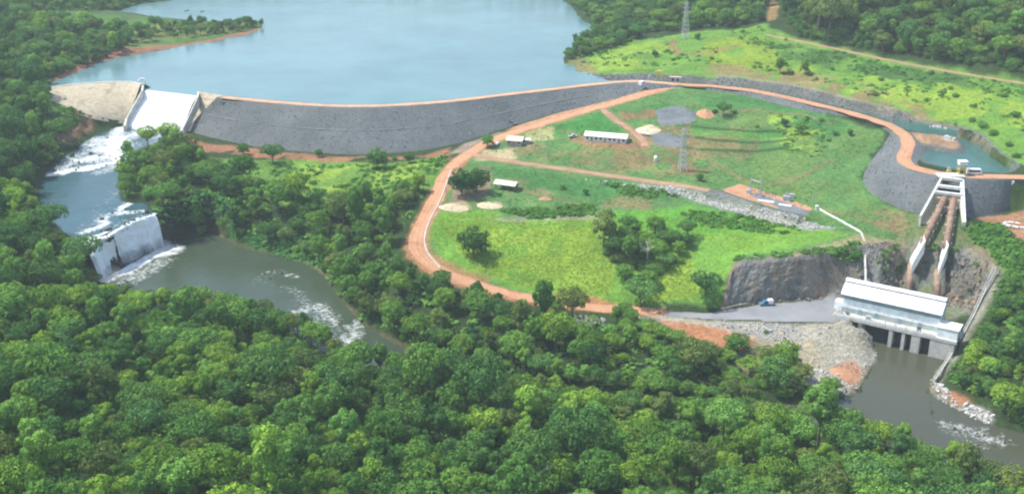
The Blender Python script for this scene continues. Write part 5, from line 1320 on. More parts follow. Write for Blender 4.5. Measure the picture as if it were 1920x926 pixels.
for k in range(1, nb_):
    x = -.1 + k * (BL + .6) / nb_
    extrude_x(arch(WY - .82, 7.84, RY - .52, 11.14, .1), x - .07, x + .07).build('roof_seam', M['grey_wall'], ph)
MB().box(.2, BL + .2, RY - .55, RY + .9, 10.6, 11.15).build('ridge_slot', M['dark_metal'], ph)
extrude_x(arch(RY - .8, 11.75, RY + 1.2, 12.35, .15, 4, .25), -.1, BL + .5).build('ridge_vent', M['white_metal'], ph)
m = MB(); m.tube((.7, WY - .95, 7.6), (BL + .3, WY - .95, 7.6), .12, 6); m.build('gutter', M['grey_wall'], ph)
# annex
m = MB(); m.box(BL + .05, PL_ + .6, .7, 7.5, -.2, 3.9); an = m.build('annex', M['pale_wall'], ph)
MB().box(BL - .15, PL_ + .9, .45, 7.8, 3.9, 4.25).build('annex_roof', M['white_metal'], an)
MB().box(PL_ + .56, PL_ + .66, 2.0, 3.2, 0, 2.2).build('annex_door', M['grey_wall'], an)
# deck, parapet and draft tube front
MB().box(-.4, PL_ + .8, -.3, WY, -1.1, 0).build('deck', M['concrete'], ph)
MB().box(-.4, BL, -.28, -.08, 0, .95).build('parapet', M['concrete_white'], ph)
for k in range(21):
    x = .2 + k * (BL - .4) / 20
    MB().box(x - .05, x + .05, -.24, -.12, .95, 1.75).build('railing_post', M['steel'], ph)
MB().tube((.2, -.18, 1.75), (BL - .2, -.18, 1.75), .04, 5).tube((.2, -.18, 1.35), (BL - .2, -.18, 1.35), .03, 5).build('railing', M['steel'], ph)
for x in (7.0, 13.5, 22.0, 30.0):
    MB().box(x, x + 1.5, WY - .14, WY - .02, 0, 2.3).build('door', M['blue_wall'], ph)
MB().box(-2.6, .55, WY + .8, WY + 4.4, -.2, 3.4).build('side_porch', M['pale_wall'], ph)
MB().box(-1.2, -.4, -1.4, WY, -1.0, .25).build('end_step', M['concrete_tan'], ph)
zb = -10.0
MB().box(tpx(1615), PL_ + .8, 6.0, 6.6, zb, -1.1).build('draft_tube_back', M['shade_and_insulator'], ph)  # shade of the bays is put into this wall's dark colour
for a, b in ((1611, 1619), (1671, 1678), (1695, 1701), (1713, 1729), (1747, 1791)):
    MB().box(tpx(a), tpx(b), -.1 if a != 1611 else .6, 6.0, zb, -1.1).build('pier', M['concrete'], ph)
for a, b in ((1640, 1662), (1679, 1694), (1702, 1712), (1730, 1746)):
    MB().box(tpx(a) + .1, tpx(b) - .1, 4.2, 4.5, zb, -3.2).build('draft_gate', M['shade_and_insulator'], ph)
for x in (19.0, 23.0, 27.0, 31.0):
    MB().box(x, x + .12, -.34, -.16, 0, 2.6).build('gate_guide', M['steel'], ph)
# things standing on the deck
def to_world(root, p): return tuple(root.location + Matrix.Rotation(root.rotation_euler.z, 3, 'Z') @ Vector(p))
t = empty('control_cabinet', to_world(ph, (12.2, 1.4, 0)), pang, 'grey control cabinet on the powerhouse deck near the left bays', 'cabinet')
MB().box(-.9, .9, -.5, .5, 0, 1.7).build('box', M['grey_wall'], t); MB().box(-1.0, 1.0, -.6, .6, 1.7, 1.85).build('lid', M['steel'], t); MB().box(-.1, .1, -.54, -.5, .8, 1.0).build('handle', M['dark_metal'], t)
t = empty('gate_hoist', to_world(ph, (31.2, 1.3, 0)), pang, 'dark wheeled gate hoist on the powerhouse deck beside the annex', 'hoist')
MB().box(-.8, .8, -.6, .6, .35, 1.1).build('base', M['steel'], t); MB().tube((-.7, 0, 1.6), (.7, 0, 1.6), .5, 10).build('drum', M['dark_metal'], t)
for x in (-.6, .6): MB().tube((x, -.7, .35), (x, .7, .35), .35, 10).build('wheel', M['tyre'], t)

# a standing person, one body
def person(loc, rz, label, shirt, trousers):
    t = empty('person', loc, rz, label, 'person')
    m = bpy.data.meshes.new('body')
    vs = [(0,0,.93),(0,0,1.15),(0,.01,1.38),(0,.01,1.5),(0,.02,1.62),(.10,0,.90),(.11,.02,.48),(.11,-.01,.08),(.11,.13,.05),(-.10,0,.90),(-.11,.03,.48),(-.12,-.01,.08),(-.12,.13,.05),
          (.19,0,1.40),(.24,.01,1.12),(.25,.08,.86),(-.19,0,1.40),(-.24,.01,1.12),(-.25,.08,.86)]
    es = [(0,1),(1,2),(2,3),(3,4),(0,5),(5,6),(6,7),(7,8),(0,9),(9,10),(10,11),(11,12),(2,13),(13,14),(14,15),(2,16),(16,17),(17,18)]
    m.from_pydata(vs, es, []); m.materials.append(shirt)
    o = link('body', m, t)
    rr = [.13,.13,.14,.06,.10,.09,.065,.045,.04,.09,.065,.045,.04,.065,.045,.035,.065,.045,.035]
    md = o.modifiers.new('skin', 'SKIN'); sv = m.skin_vertices[0].data
    for k, q in enumerate(rr): sv[k].radius = (q, q)
    sv[0].use_root = True
    o.modifiers.new('sub', 'SUBSURF').levels = 1
    MB().tube((0, .02, 1.66), (0, .01, 1.76), .11, 8, .05).build('helmet', M['white_paint'], t)
    MB().tube((.10, 0, .90), (.11, .02, .10), .10, 7, .07).tube((-.10, 0, .90), (-.11, .02, .10), .10, 7, .07).build('trousers', trousers, t)
    return t
person(to_world(ph, (4.6, 1.6, 0)), pang, 'person in dark clothing standing on the powerhouse deck near its left end', M['blue_paint'], M['dark_metal'])

# ------------------------------------------------------------------ intake headworks, penstocks
I0 = W(1785,331,49.0); PEN = W(1720,545,12.0); idir = PEN - I0; ia = math.atan2(idir[1], idir[0]) + math.pi / 2   # local -y runs down the slope
it = empty('intake_headworks', tuple(I0), 0, 'white concrete intake headworks with cross beams set into the dark embankment', 'intake')
o5 = tuple(I0)
m = MB(); wall_between(m, TLa, TLb, 1.0, 10.0); m.build('left_wing_wall', M['concrete'], it, rel=o5)
m = MB(); wall_between(m, TRa, TRb, 1.5, 10.0); m.build('right_wing_wall', M['concrete_white'], it, rel=o5)
for f, nm in ((.0, 'deck_beam'), (.20, 'cross_beam'), (.36, 'cross_beam')):
    A, B = TLa * (1 - f) + TLb * f, TRa * (1 - f) + TRb * f
    m = MB(); m.beam(tuple(A - [0, 0, .5]), tuple(B - [0, 0, .5]), 1.5 if f else 2.4, 1.1); m.build(nm, M['concrete_white'] if f else M['concrete'], it, rel=o5)
def quad(a, b, c, d, name, mat, parent, rel, th=.4):
    Q = [np.array(q) for q in (a, b, c, d)]
    m = MB(); m.hexa([q - [0, 0, th] for q in Q], Q); return m.build(name, mat, parent, rel=rel)
def lerp(a, b, f): return np.asarray(a) * (1 - f) + np.asarray(b) * f
L_, R__ = lambda f, dz=0: lerp(TLa, TLb, f) + [0, 0, dz], lambda f, dz=0: lerp(TRa, TRb, f) + [0, 0, dz]
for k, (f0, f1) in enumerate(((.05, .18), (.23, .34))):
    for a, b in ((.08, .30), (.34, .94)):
        quad(lerp(L_(f0, -2.4), R__(f0, -2.4), a), lerp(L_(f0, -2.4), R__(f0, -2.4), b), lerp(L_(f1, -2.4), R__(f1, -2.4), b), lerp(L_(f1, -2.4), R__(f1, -2.4), a), 'gate_opening', M['shade_and_insulator'], it, o5)  # dark slabs painted as the shade within the gate openings
quad(L_(.03, -7.0), R__(.03, -7.0), R__(.42, -6.0), L_(.42, -6.0), 'chute_floor', M['wall_grey'], it, o5)
quad(lerp(L_(.34, -.8), R__(.34, -.8), .03), lerp(L_(.34, -.8), R__(.34, -.8), .97), lerp(L_(.42, -2.0), R__(.42, -2.0), .97), lerp(L_(.42, -2.0), R__(.42, -2.0), .03), 'thrust_block', M['concrete_tan'], it, o5, 2.6)
quad(lerp(L_(.42, -4.6), R__(.42, -4.6), .03), lerp(L_(.42, -4.6), R__(.42, -4.6), .97), lerp(L_(1, -3.3), R__(1, -3.3), .97), lerp(L_(1, -3.3), R__(1, -3.3), .03), 'apron', M['concrete_tan'], it, o5)
MB().box(-5.5, 6.0, -.6, 5.2, -.6, .1).build('hoist_deck', M['concrete'], it)
# hoist cabin, bus and posts on the deck
t = empty('hoist_cabin', tuple(W(1802,326,49.1)), 0, 'yellow steel hoist frame with a white cabin roof on top of the intake', 'hoist')
for x in (-1.3, 1.3):
    for y in (-1.0, 1.0): MB().box(x - .15, x + .15, y - .15, y + .15, 0, 4.2).build('post', M['yellow'], t)
m = MB()
for z in (.3, 2.1, 4.1):
    m.box(-1.45, 1.45, -1.12, -.9, z - .12, z + .12).box(-1.45, 1.45, .9, 1.12, z - .12, z + .12).box(-1.42, -1.2, -1.0, 1.0, z - .11, z + .11).box(1.2, 1.42, -1.0, 1.0, z - .11, z + .11)
m.build('frame', M['yellow'], t)
m = MB(); m.tube((-1.3, -1.02, .4), (1.3, -1.02, 4.0), .07, 5).tube((1.3, -1.0, .4), (-1.3, -1.0, 4.0), .07, 5); m.build('bracing', M['yellow'], t)
MB().box(-.7, .7, -.6, .6, .1, 1.9).build('winch', M['dark_metal'], t)
MB().box(-1.7, 1.7, -1.4, 1.4, 4.22, 5.6).build('cabin', M['white_paint'], t)
MB().box(-1.9, 1.9, -1.6, 1.6, 5.6, 5.85).build('roof', M['white_metal'], t)
t = empty('gate_actuator', tuple(W(1779,322,49.1)), 0, 'grey gate actuator with yellow stand on the intake deck left of the cabin', 'machine')
MB().box(-.8, .8, -.5, .5, 0, .9).build('base', M['yellow'], t); MB().tube((-.4, 0, .9), (-.4, 0, 2.2), .3, 8).build('cylinder', M['steel'], t); MB().tube((.4, 0, .9), (.4, 0, 1.8), .25, 8).build('motor', M['steel'], t)

def vehicle(name, loc, rz, label, cat, L, Wd, Hh, body, kind):
    t = empty(name, tuple(loc), rz, label, cat); h = Wd / 2
    if kind == 'bus':
        MB().sweep([(-L/2, .4), (L/2, .4), (L/2, 1.3), (L/2 - .5, Hh), (-L/2, Hh)], -h, h).build('body', body, t)
        for y in (-h - .01, h + .01): MB().box(-L/2 + .4, L/2 - .8, min(y, y * .985), max(y, y * .985), 1.25, Hh - .35).build('window', M['glass'], t)
        MB().add([(L/2 + .01, -h + .15, 1.3), (L/2 + .01, h - .15, 1.3), (L/2 - .43, h - .2, Hh - .2), (L/2 - .43, -h + .2, Hh - .2)], [(0, 1, 2, 3)]).build('windscreen', M['glass'], t)
    else:
        MB().sweep([(-L/2, .5), (L/2, .5), (L/2, 1.05), (L/2 - 1.2, 1.15), (-L/2, 1.15)], -h, h).build('body', body, t)
        MB().sweep([(-.6, 1.15), (L/2 - 1.25, 1.15), (L/2 - 1.75, Hh), (-.5, Hh)], -h + .08, h - .08).build('cab', body if kind == 'pickup' else M['blue_paint'], t)
        MB().sweep([(-.45, 1.2), (L/2 - 1.4, 1.2), (L/2 - 1.78, Hh - .12), (-.4, Hh - .12)], -h + .06, h - .06).build('window', M['glass'], t)
        if kind == 'truck': MB().box(-L/2, -.75, -h - .05, h + .05, .9, Hh + .35).build('cargo_box', M['white_paint'], t)
        elif kind == 'open': MB().box(-L/2, -.7, -h, h, 1.15, 1.7).build('bed', M['dark_metal'], t)
    for x in (-L/2 + .9, L/2 - .9):
        for y in (-h + .1, h - .1):
            w = MB().tube((x, y - .12, .38), (x, y + .12, .38), .38, 12).build('wheel', M['tyre'], t)
            MB().tube((x, y - .135, .38), (x, y + .135, .38), .2, 8).build('rim', M['steel'], w)
    for y in (-h + .3, h - .3): MB().box(L/2 - .02, L/2 + .03, y - .15, y + .15, .75, .95).build('headlight', M['white_paint'], t)
    return t
vehicle('minibus', W(1826,327,CREST_Z + .1), R(-4), 'white minibus parked on the orange road right of the intake cabin', 'minibus', 6.0, 2.1, 2.5, M['white_paint'], 'bus')
vehicle('small_truck', W(1436,572,9.6), R(8), 'small truck with blue cab and white box at the foot of the rock cutting', 'truck', 5.4, 2.0, 2.1, M['blue_paint'], 'truck').rotation_euler.z = R(188)
vehicle('parked_van', W(1203,160,CREST_Z + .1), R(60), 'white van parked at the right end of the dam crest', 'van', 5.0, 2.0, 2.3, M['white_paint'], 'bus')
vehicle('pickup_truck', P(960,234) + [0, 0, .1], R(-25), 'dark brown open truck standing at the foot of the dam slope', 'truck', 5.2, 2.0, 1.9, M['rust'], 'open')
vehicle('pickup_truck', P(1074,259), R(20), 'grey-green pickup parked left of the long pale-roofed shed', 'truck', 4.8, 1.9, 1.8, M['grey_wall'], 'pickup')
vehicle('parked_car', P(1210,254), R(-30), 'white car by the heap of yellow sand', 'car', 4.0, 1.75, 1.5, M['white_paint'], 'pickup')
vehicle('parked_car', P(932,272), R(70), 'white car parked behind the round tree at the road fork', 'car', 4.0, 1.75, 1.5, M['white_paint'], 'pickup')

# two penstocks
def penstock(top, knee, bend, foot, r, label):
    t = empty('penstock', tuple(knee), 0, label, 'penstock')
    rel = tuple(knee)
    m = MB(); m.path([tuple(top), tuple(knee)], r, 12); m.build('upper_pipe', M['rust'], t, True, rel=rel)
    m = MB(); m.path([tuple(bend), tuple(foot)], r, 12); m.build('lower_pipe', M['rust'], t, True, rel=rel)
    d = bend - knee; u = np.array([-d[1], d[0], 0]); u = u / np.linalg.norm(u)
    e_ = d / np.linalg.norm(d); A, B = knee - e_ * .6, bend + e_ * .6
    hw, up_ = r + 2.2, r + .6
    m = MB(); m.hexa([A - u * hw - [0, 0, 3.5], A + u * hw - [0, 0, 3.5], B + u * hw - [0, 0, 3.5], B - u * hw - [0, 0, 3.5]], [A - u * hw + [0, 0, up_], A + u * hw + [0, 0, up_], B + u * hw + [0, 0, up_], B - u * hw + [0, 0, up_]])
    m.build('anchor_block', M['concrete_white'], t, rel=rel)
    n = 5
    for k in range(1, n + 1):
        c = lerp(top, knee, k / (n + .6)); d = (knee - top); u2 = np.array([-d[1], d[0], 0]); u2 /= np.linalg.norm(u2); f = d / np.linalg.norm(d)
        m = MB(); m.hexa([c - u2 * (r + .5) - f * .35 - [0, 0, 3.2], c + u2 * (r + .5) - f * .35 - [0, 0, 3.2], c + u2 * (r + .5) + f * .35 - [0, 0, 3.2], c - u2 * (r + .5) + f * .35 - [0, 0, 3.2]],
                         [c - u2 * (r + .5) - f * .35 - [0, 0, .1], c + u2 * (r + .5) - f * .35 - [0, 0, .1], c + u2 * (r + .5) + f * .35 - [0, 0, .1], c - u2 * (r + .5) + f * .35 - [0, 0, .1]])
        m.build('saddle', M['concrete_tan'], t, rel=rel)
    for k in range(1, 8):
        c = lerp(top, knee, k / 8.0); f = (knee - top) / np.linalg.norm(knee - top)
        MB().tube(tuple(c - f * .12), tuple(c + f * .12), r + .14, 12).build('flange', M['rust'], t, rel=rel)
    return t
penstock(*PEN_L, 1.4, 'rusty left penstock with its white anchor block above the powerhouse')
penstock(*PEN_R, 1.4, 'rusty right penstock with its white anchor block beside the stairway')
# stairway beside the right pipe
s0, s1 = W(1789,425,33.2), W(1767,520,17.5)
t = empty('stairway', tuple(s1), 0, 'narrow concrete stairway running down beside the right penstock', 'stairs'); rel = tuple(s1)
m = MB()
for k in range(60):
    a = lerp(s0, s1, k / 60); b = lerp(s0, s1, (k + 1) / 60); zt = a[2]
    m.hexa([a - [.5, 0, 1.5], a + [.5, 0, -1.5], b + [.5, 0, -1.5], b - [.5, 0, 1.5]], [np.array([a[0] - .5, a[1], zt]), np.array([a[0] + .5, a[1], zt]), np.array([b[0] + .5, b[1], zt]), np.array([b[0] - .5, b[1], zt])])
m.build('steps', M['concrete'], t, rel=rel)
m = MB(); m.tube(tuple(s0 + [.6, 0, 1]), tuple(s1 + [.6, 0, 1]), .05, 5); m.build('handrail', M['steel'], t, rel=rel)
t = empty('valve_chamber', tuple(W(1769,400,36)), 0, 'small concrete valve chamber between the two pipes below the intake', 'chamber')
MB().box(-1.4, 1.4, -1.6, 1.6, -3, 1.3).build('walls', M['concrete_tan'], t); MB().box(-.9, .9, -1.68, -1.6, -.6, .8).build('opening', M['shade_and_insulator'], t); MB().box(-1.6, 1.6, -1.8, 1.8, 1.3, 1.55).build('lid', M['concrete'], t)  # the opening is a dark plate, its shade put into the colour
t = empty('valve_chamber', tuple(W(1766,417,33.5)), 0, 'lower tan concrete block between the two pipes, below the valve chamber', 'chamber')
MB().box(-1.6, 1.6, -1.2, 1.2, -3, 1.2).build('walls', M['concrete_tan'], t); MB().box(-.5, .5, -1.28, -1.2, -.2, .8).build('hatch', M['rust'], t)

# channel lining and its kerb drain on the right of the tailrace
cl = WL([(1866,503,27.5),(1848,540,20.6),(1826,588,13),(1802,632,6.5),(1772,682,3.2),(1752,712,2.2)])
t = empty('lined_drain', tuple(cl[2]), 0, 'pale concrete drain running down the slope right of the powerhouse', 'drain')
strip('channel', resample(cl, 2), .9, M['wall_grey'], .3, t, flat=True, rel=tuple(cl[2]), jit=0)
m = MB()
for a, b in zip(cl[:-1], cl[1:]): m.beam(tuple(a + [.5, 0, .4]), tuple(b + [.5, 0, .4]), .18, .4); m.beam(tuple(a + [-.5, 0, .4]), tuple(b + [-.5, 0, .4]), .18, .4)
m.build('kerb', M['concrete'], t, rel=tuple(cl[2]))
# yard kerb under the cutting
yk = WL([(1352,580,9.7),(1400,569,9.6),(1440,565,9.6),(1500,560,9.6),(1556,555,9.6)])
t = empty('yard_kerb', tuple(yk[2]), 0, 'pale kerb along the foot of the rock cutting behind the gravel yard', 'kerb')
m = MB()
for a, b in zip(yk[:-1], yk[1:]): m.beam(tuple(a + [0, 0, .15]), tuple(b + [0, 0, .15]), .7, .6)
m.build('stones', M['concrete_tan'], t, rel=tuple(yk[2]))

# ------------------------------------------------------------------ road-side drain of the lower road (white line)
dl = rd([(846,318,31.2),(838,342,30.6),(824,380,29.3),(806,412,27.5),(796,438,25.6),(796,462,23.4),(808,482,21.2),(826,500,19.4)])
t = empty('roadside_drain', tuple(dl[len(dl)//2]), 0, 'white concrete drain following the inner edge of the orange road bend', 'drain'); rel = tuple(dl[len(dl)//2])
for k in range(0, len(dl) - 1):                      # precast pieces
    a, b = lerp(dl[k], dl[k + 1], .02), lerp(dl[k], dl[k + 1], .97)
    za, zb_ = float(HZ(a[0], a[1])), float(HZ(b[0], b[1]))
    m = MB(); m.beam((a[0], a[1], za + .25), (b[0], b[1], zb_ + .25), .5, .4); m.build('drain_piece', M['concrete'], t, rel=rel)
# substation conduit: along the terrace edge, then down to the powerhouse
c0, c1, c2 = P(1532,392), P(1614,439), W(1623,527,18.0)
t = empty('cable_duct', tuple(c1), 0, 'pale cable duct from the substation to the cutting and down to the powerhouse', 'duct'); rel = tuple(c1)
n = 7
for k in range(n):
    a, b = lerp(c0, c1, k / n + .004), lerp(c0, c1, (k + 1) / n - .004)
    m = MB(); m.beam((a[0], a[1], float(HZ(a[0], a[1])) + .45), (b[0], b[1], float(HZ(b[0], b[1])) + .3), .55, .6); m.build('duct_piece', M['concrete_white'], t, rel=rel)
m = MB(); m.beam(tuple(c1 + [0, 0, .4]), tuple(W(1621,452,27.6)), .7, .5); m.beam(tuple(W(1621,452,27.6)), tuple(c2), .7, .5); m.build('down_duct', M['concrete'], t, rel=rel)

# ------------------------------------------------------------------ substation
def portal(p, q, h, label):
    t = empty('line_portal', tuple((p + q) / 2), 0, label, 'portal'); rel = tuple((p + q) / 2)
    for a, hh in ((p, h), (q, h + 1.8)):
        m = MB(); m.beam(tuple(a), tuple(a + [0, 0, hh]), .35, .35); m.build('post', M['steel'], t, rel=rel)
    m = MB(); m.beam(tuple(p + [0, 0, h - 1.2]), tuple(q + [0, 0, h - 1.2]), .4, .5); m.build('crossarm', M['steel'], t, rel=rel)
    for k in (.2, .5, .8):
        c = lerp(p, q, k) + [0, 0, h - 1.6]; MB().tube(tuple(c), tuple(c - [0, 0, 1.1]), .13, 6).build('insulator', M['shade_and_insulator'], t, rel=rel)
portal(P(1406,366) , P(1425,371), 8.5, 'grey steel line portal standing at the substation')
def bay(px, py, label, kind, rz=-.5):
    p = P(px, py); t = empty(kind, tuple(p), rz, label, kind.replace('_', ' '))
    if kind == 'transformer':
        MB().box(-1.6, 1.6, -1.1, 1.1, .3, 2.6).build('tank', M['steel'], t); MB().box(-1.9, 1.9, -1.4, 1.4, -.2, .3).build('plinth', M['concrete'], t)
        for x in (-.9, 0, .9): MB().tube((x, 0, 2.6), (x, 0, 3.9), .14, 6).build('bushing', M['shade_and_insulator'], t)
        for y in (-1.35, 1.35):
            m = MB()
            for k in range(6): m.box(-1.4 + k * .5, -1.15 + k * .5, min(y, y * .82), max(y, y * .82), .5, 2.3)
            m.build('radiator', M['grey_wall'], t)
        MB().tube((-1.2, .6, 3.1), (1.2, .6, 3.1), .3, 8).build('conservator', M['steel'], t)
    elif kind == 'breaker':
        MB().box(-1.2, 1.2, -.3, .3, 0, .3).build('base', M['concrete'], t); MB().box(-1.1, 1.1, -.15, .15, 1.7, 1.9).build('beam', M['steel'], t)
        for x in (-.9, .9): MB().box(x - .08, x + .08, -.08, .08, .3, 1.7).build('leg', M['steel'], t)
        for x in (-.8, 0, .8): MB().tube((x, 0, 1.9), (x, 0, 3.3), .13, 6).build('pole', M['shade_and_insulator'], t)
    elif kind == 'switch_cabinet':
        MB().box(-1.1, 1.1, -.6, .6, 0, 1.9).build('box', M['wall_white'], t); MB().box(-1.2, 1.2, -.7, .7, 1.9, 2.05).build('lid', M['steel'], t); MB().box(-.9, -.05, -.66, -.6, .2, 1.7).build('door', M['grey_wall'], t); MB().box(.05, .9, -.66, -.6, .2, 1.7).build('door', M['grey_wall'], t)
    return t
bay(1475,378,'grey main transformer with fins in the middle of the substation', 'transformer')
for k, (x, y, w) in enumerate(((1412,367,'leftmost'),(1424,370,'second from the left'),(1438,371,'third from the left'),(1450,375,'rightmost'))): bay(x, y, f'{w} three-pole breaker in the row beside the line portal', 'breaker')
bay(1484,372,'white switch cabinet behind the transformer', 'switch_cabinet'); bay(1404,364,'pale switch cabinet at the left end of the substation', 'switch_cabinet')
p = P(1437,378)
def slab(px, py, L, Wd, rz, label, h=.35, mat='concrete'):
    t = empty('equipment_slab', tuple(P(px, py)), rz, label, 'slab'); MB().box(-L/2, L/2, -Wd/2, Wd/2, -.3, h).build('slab', M[mat], t); MB().box(-L/2 + .3, L/2 - .3, -Wd/2 + .3, Wd/2 - .3, h, h + .1).build('cover', M['concrete_white'], t)
slab(1436,379,7.5,2.2,-.42,'long pale equipment slab in front of the breakers'); slab(1472,386,6.0,2.2,-.42,'pale concrete slab in front of the transformer')
def pole(px, py, h, label, arm=True):
    t = empty('lamp_post', tuple(P(px, py)), 0, label, 'lamp post'); MB().tube((0, 0, -.3), (0, 0, h), .13, 7, .08).build('pole', M['steel'], t)
    MB().box(-.25, .25, -.25, .25, -.2, .3).build('base', M['concrete'], t)
    if arm: MB().tube((0, 0, h), (.9, 0, h + .15), .06, 6).build('arm', M['steel'], t); MB().box(.7, 1.3, -.12, .12, h + .05, h + .2).build('lamp_head', M['steel'], t)
pole(1501,396,6.5,'lamp post at the front corner of the substation'); pole(1522,383,5.8,'lamp post at the back corner of the substation'); pole(1025,300,8.0,'pale lamp post in the turf below the tan-roofed hut')
t = empty('gate_post', tuple(P(1531,394)), 0, 'white gate post at the right end of the substation', 'post'); MB().box(-.5, .5, -.5, .5, -.2, 1.6).build('post', M['concrete_white'], t); MB().box(-.65, .65, -.65, .65, 1.6, 1.8).build('cap', M['concrete_white'], t)
# mesh fence around the substation
fp = [P(*q) for q in ((1400,365),(1387,350),(1460,371),(1531,393))]
fl_ = [P(*q) for q in ((1352,360),(1430,387),(1508,411))]
for pts, lab in ((fl_, 'dark wire fence along the front edge of the substation'),):
    t = empty('wire_fence', tuple(pts[1]), 0, lab, 'fence'); rel = tuple(pts[1]); Q = resample(np.array(pts), 3.0)
    for q in Q: z = float(HZ(q[0], q[1])); MB().tube((q[0], q[1], z - .2), (q[0], q[1], z + 1.9), .06, 5).build('post', M['steel'], t, rel=rel)
    m = MB()
    for a, b in zip(Q[:-1], Q[1:]):
        for dz in (.4, 1.1, 1.8): m.tube((a[0], a[1], float(HZ(a[0], a[1])) + dz), (b[0], b[1], float(HZ(b[0], b[1])) + dz), .03, 4)
    m.build('wires', M['dark_metal'], t, rel=rel)
    m = MB()
    for a, b in zip(Q[:-1], Q[1:]): m.beam((a[0], a[1], float(HZ(a[0], a[1])) + .1), (b[0], b[1], float(HZ(b[0], b[1])) + .1), .5, .5)
    m.build('footing', M['gravel'], t, rel=rel)

# lattice towers
def lattice(px, py, h, label):
    t = empty('lattice_tower', tuple(P(px, py)), R(20), label, 'pylon'); b = h * .085; tp = .55
    def leg(i, j, z): f = 1 - z / h; s = tp + (b - tp) * f; return (i * s, j * s, z)
    for i, j in ((-1,-1),(1,-1),(1,1),(-1,1)): MB().tube(leg(i, j, -.5), leg(i, j, h), .16, 5, .10).build('leg', M['steel'], t)
    m = MB(); zs = [h * (1 - (1 - k / 9) ** 1.15) for k in range(10)]
    for z0, z1 in zip(zs[:-1], zs[1:]):
        for (a, b_), (c, d) in (((-1,-1),(1,-1)), ((1,-1),(1,1)), ((1,1),(-1,1)), ((-1,1),(-1,-1))):
            m.tube(leg(a, b_, z0), leg(c, d, z1), .06, 4).tube(leg(c, d, z0), leg(a, b_, z1), .06, 4).tube(leg(a, b_, z1), leg(c, d, z1), .05, 4)
    m.build('bracing', M['steel'], t)
    for z, w in ((h * .72, 3.6), (h * .84, 3.0), (h * .95, 2.4)):
        a = MB().beam((-w, 0, z), (w, 0, z), .3, .3).tube((-w, 0, z), (0, 0, z + 1.1), .06, 4).tube((w, 0, z), (0, 0, z + 1.1), .06, 4).build('crossarm', M['steel'], t)
        for x in (-w + .1, w - .1): MB().tube((x, 0, z), (x, 0, z - 1.0), .12, 5).build('insulator', M['shade_and_insulator'], a)
    return t
lattice(1279,320,21,'grey lattice pylon in the field beside the gravel patch'); lattice(1284,74,25,'grey lattice pylon on the hillside by the lake wood')

# ------------------------------------------------------------------ sheds and huts
def hut(name, px, py, L, Wd, h, rise, rz, roof, wall, label, open_=False, bays=0, cat='shed', sheets=6):
    t = empty(name, tuple(P(px, py)), rz, label, cat)
    if open_:
        for x in np.linspace(-L/2 + .3, L/2 - .3, max(2, int(L / 3) + 1)):
            for y in (-Wd/2 + .3, Wd/2 - .3): MB().box(x - .12, x + .12, y - .12, y + .12, -.4, h).build('post', M['wood'], t)
        MB().box(-L/2 + .4, L/2 - .4, Wd/2 - .5, Wd/2 - .35, -.4, h - .3).build('back_wall', wall, t)
    else:
        MB().box(-L/2, L/2, -Wd/2, -Wd/2 + .2, -.4, h).build('front_wall', wall, t); MB().box(-L/2, L/2, Wd/2 - .2, Wd/2, -.4, h).build('back_wall', wall, t)
        m = MB()
        for x in (-L/2 + .005, L/2 - .205): m.box(x, x + .2, -Wd/2 + .2, Wd/2 - .2, -.4, h).add([(x + .1, -Wd/2, h), (x + .1, Wd/2, h), (x + .1, 0, h + rise)], [(0, 1, 2)])
        m.build('end_wall', wall, t)
        for k in range(bays):
            x = -L/2 + (k + .5) * L / bays
            if k % 3 == 1: MB().box(x - .5, x + .5, -Wd/2 - .06, -Wd/2 + .02, 0, 2.1).build('door', M['wood'], t)
            else: w = MB().box(x - .6, x + .6, -Wd/2 - .05, -Wd/2 + .02, 1.0, 2.1).build('window', M['glass'], t); MB().box(x - .7, x + .7, -Wd/2 - .1, -Wd/2 - .0, .9, 1.0).build('sill', M['concrete'], w)
    ov = .6
    for s_ in (-1, 1):
        for k in range(sheets):
            x0, x1 = -L/2 - ov + k * (L + 2 * ov) / sheets, -L/2 - ov + (k + 1) * (L + 2 * ov) / sheets + .04
            dz = .015 * (k % 2)
            y1 = s_ * (Wd/2 + ov); z1 = h - rise * ov / (Wd/2)
            m = MB(); m.hexa([(x0, 0, h + rise + dz), (x1, 0, h + rise + dz), (x1, y1, z1 + dz), (x0, y1, z1 + dz)], [(x0, 0, h + rise + .1 + dz), (x1, 0, h + rise + .1 + dz), (x1, y1, z1 + .1 + dz), (x0, y1, z1 + .1 + dz)])
            m.build('roof_sheet', roof, t)
    MB().tube((-L/2 - ov, 0, h + rise + .1), (L/2 + ov, 0, h + rise + .1), .14, 6).build('ridge', roof, t)
    return t
hut('long_shed', 1137,264,21.5,6.0,2.9,1.3,-.30,M['roof_pale'],M['wall_white'],'long white workers shed with a pale roof in the field', bays=9, sheets=9)
hut('tan_hut', 967,271,8.0,6.5,2.7,1.4,-.28,M['roof_tan'],M['wall_grey'],'small hut with a tan roof beside the earth road', bays=3, sheets=4)
hut('open_shed', 950,354,10.0,5.5,2.8,.9,-.42,M['roof_pale'],M['wall_grey'],'open timber shed with a pale roof on the bare ground below the field road', open_=True, sheets=5)
hut('site_office', 987,270,3.8,2.6,2.3,.3,-.2,M['white_metal'],M['wall_grey'],'grey site cabin just right of the tan-roofed hut', bays=2, cat='cabin', sheets=2)
t = empty('water_tank', tuple(P(1229,303)), 0, 'white water tank on a plinth standing alone in the turf', 'tank')
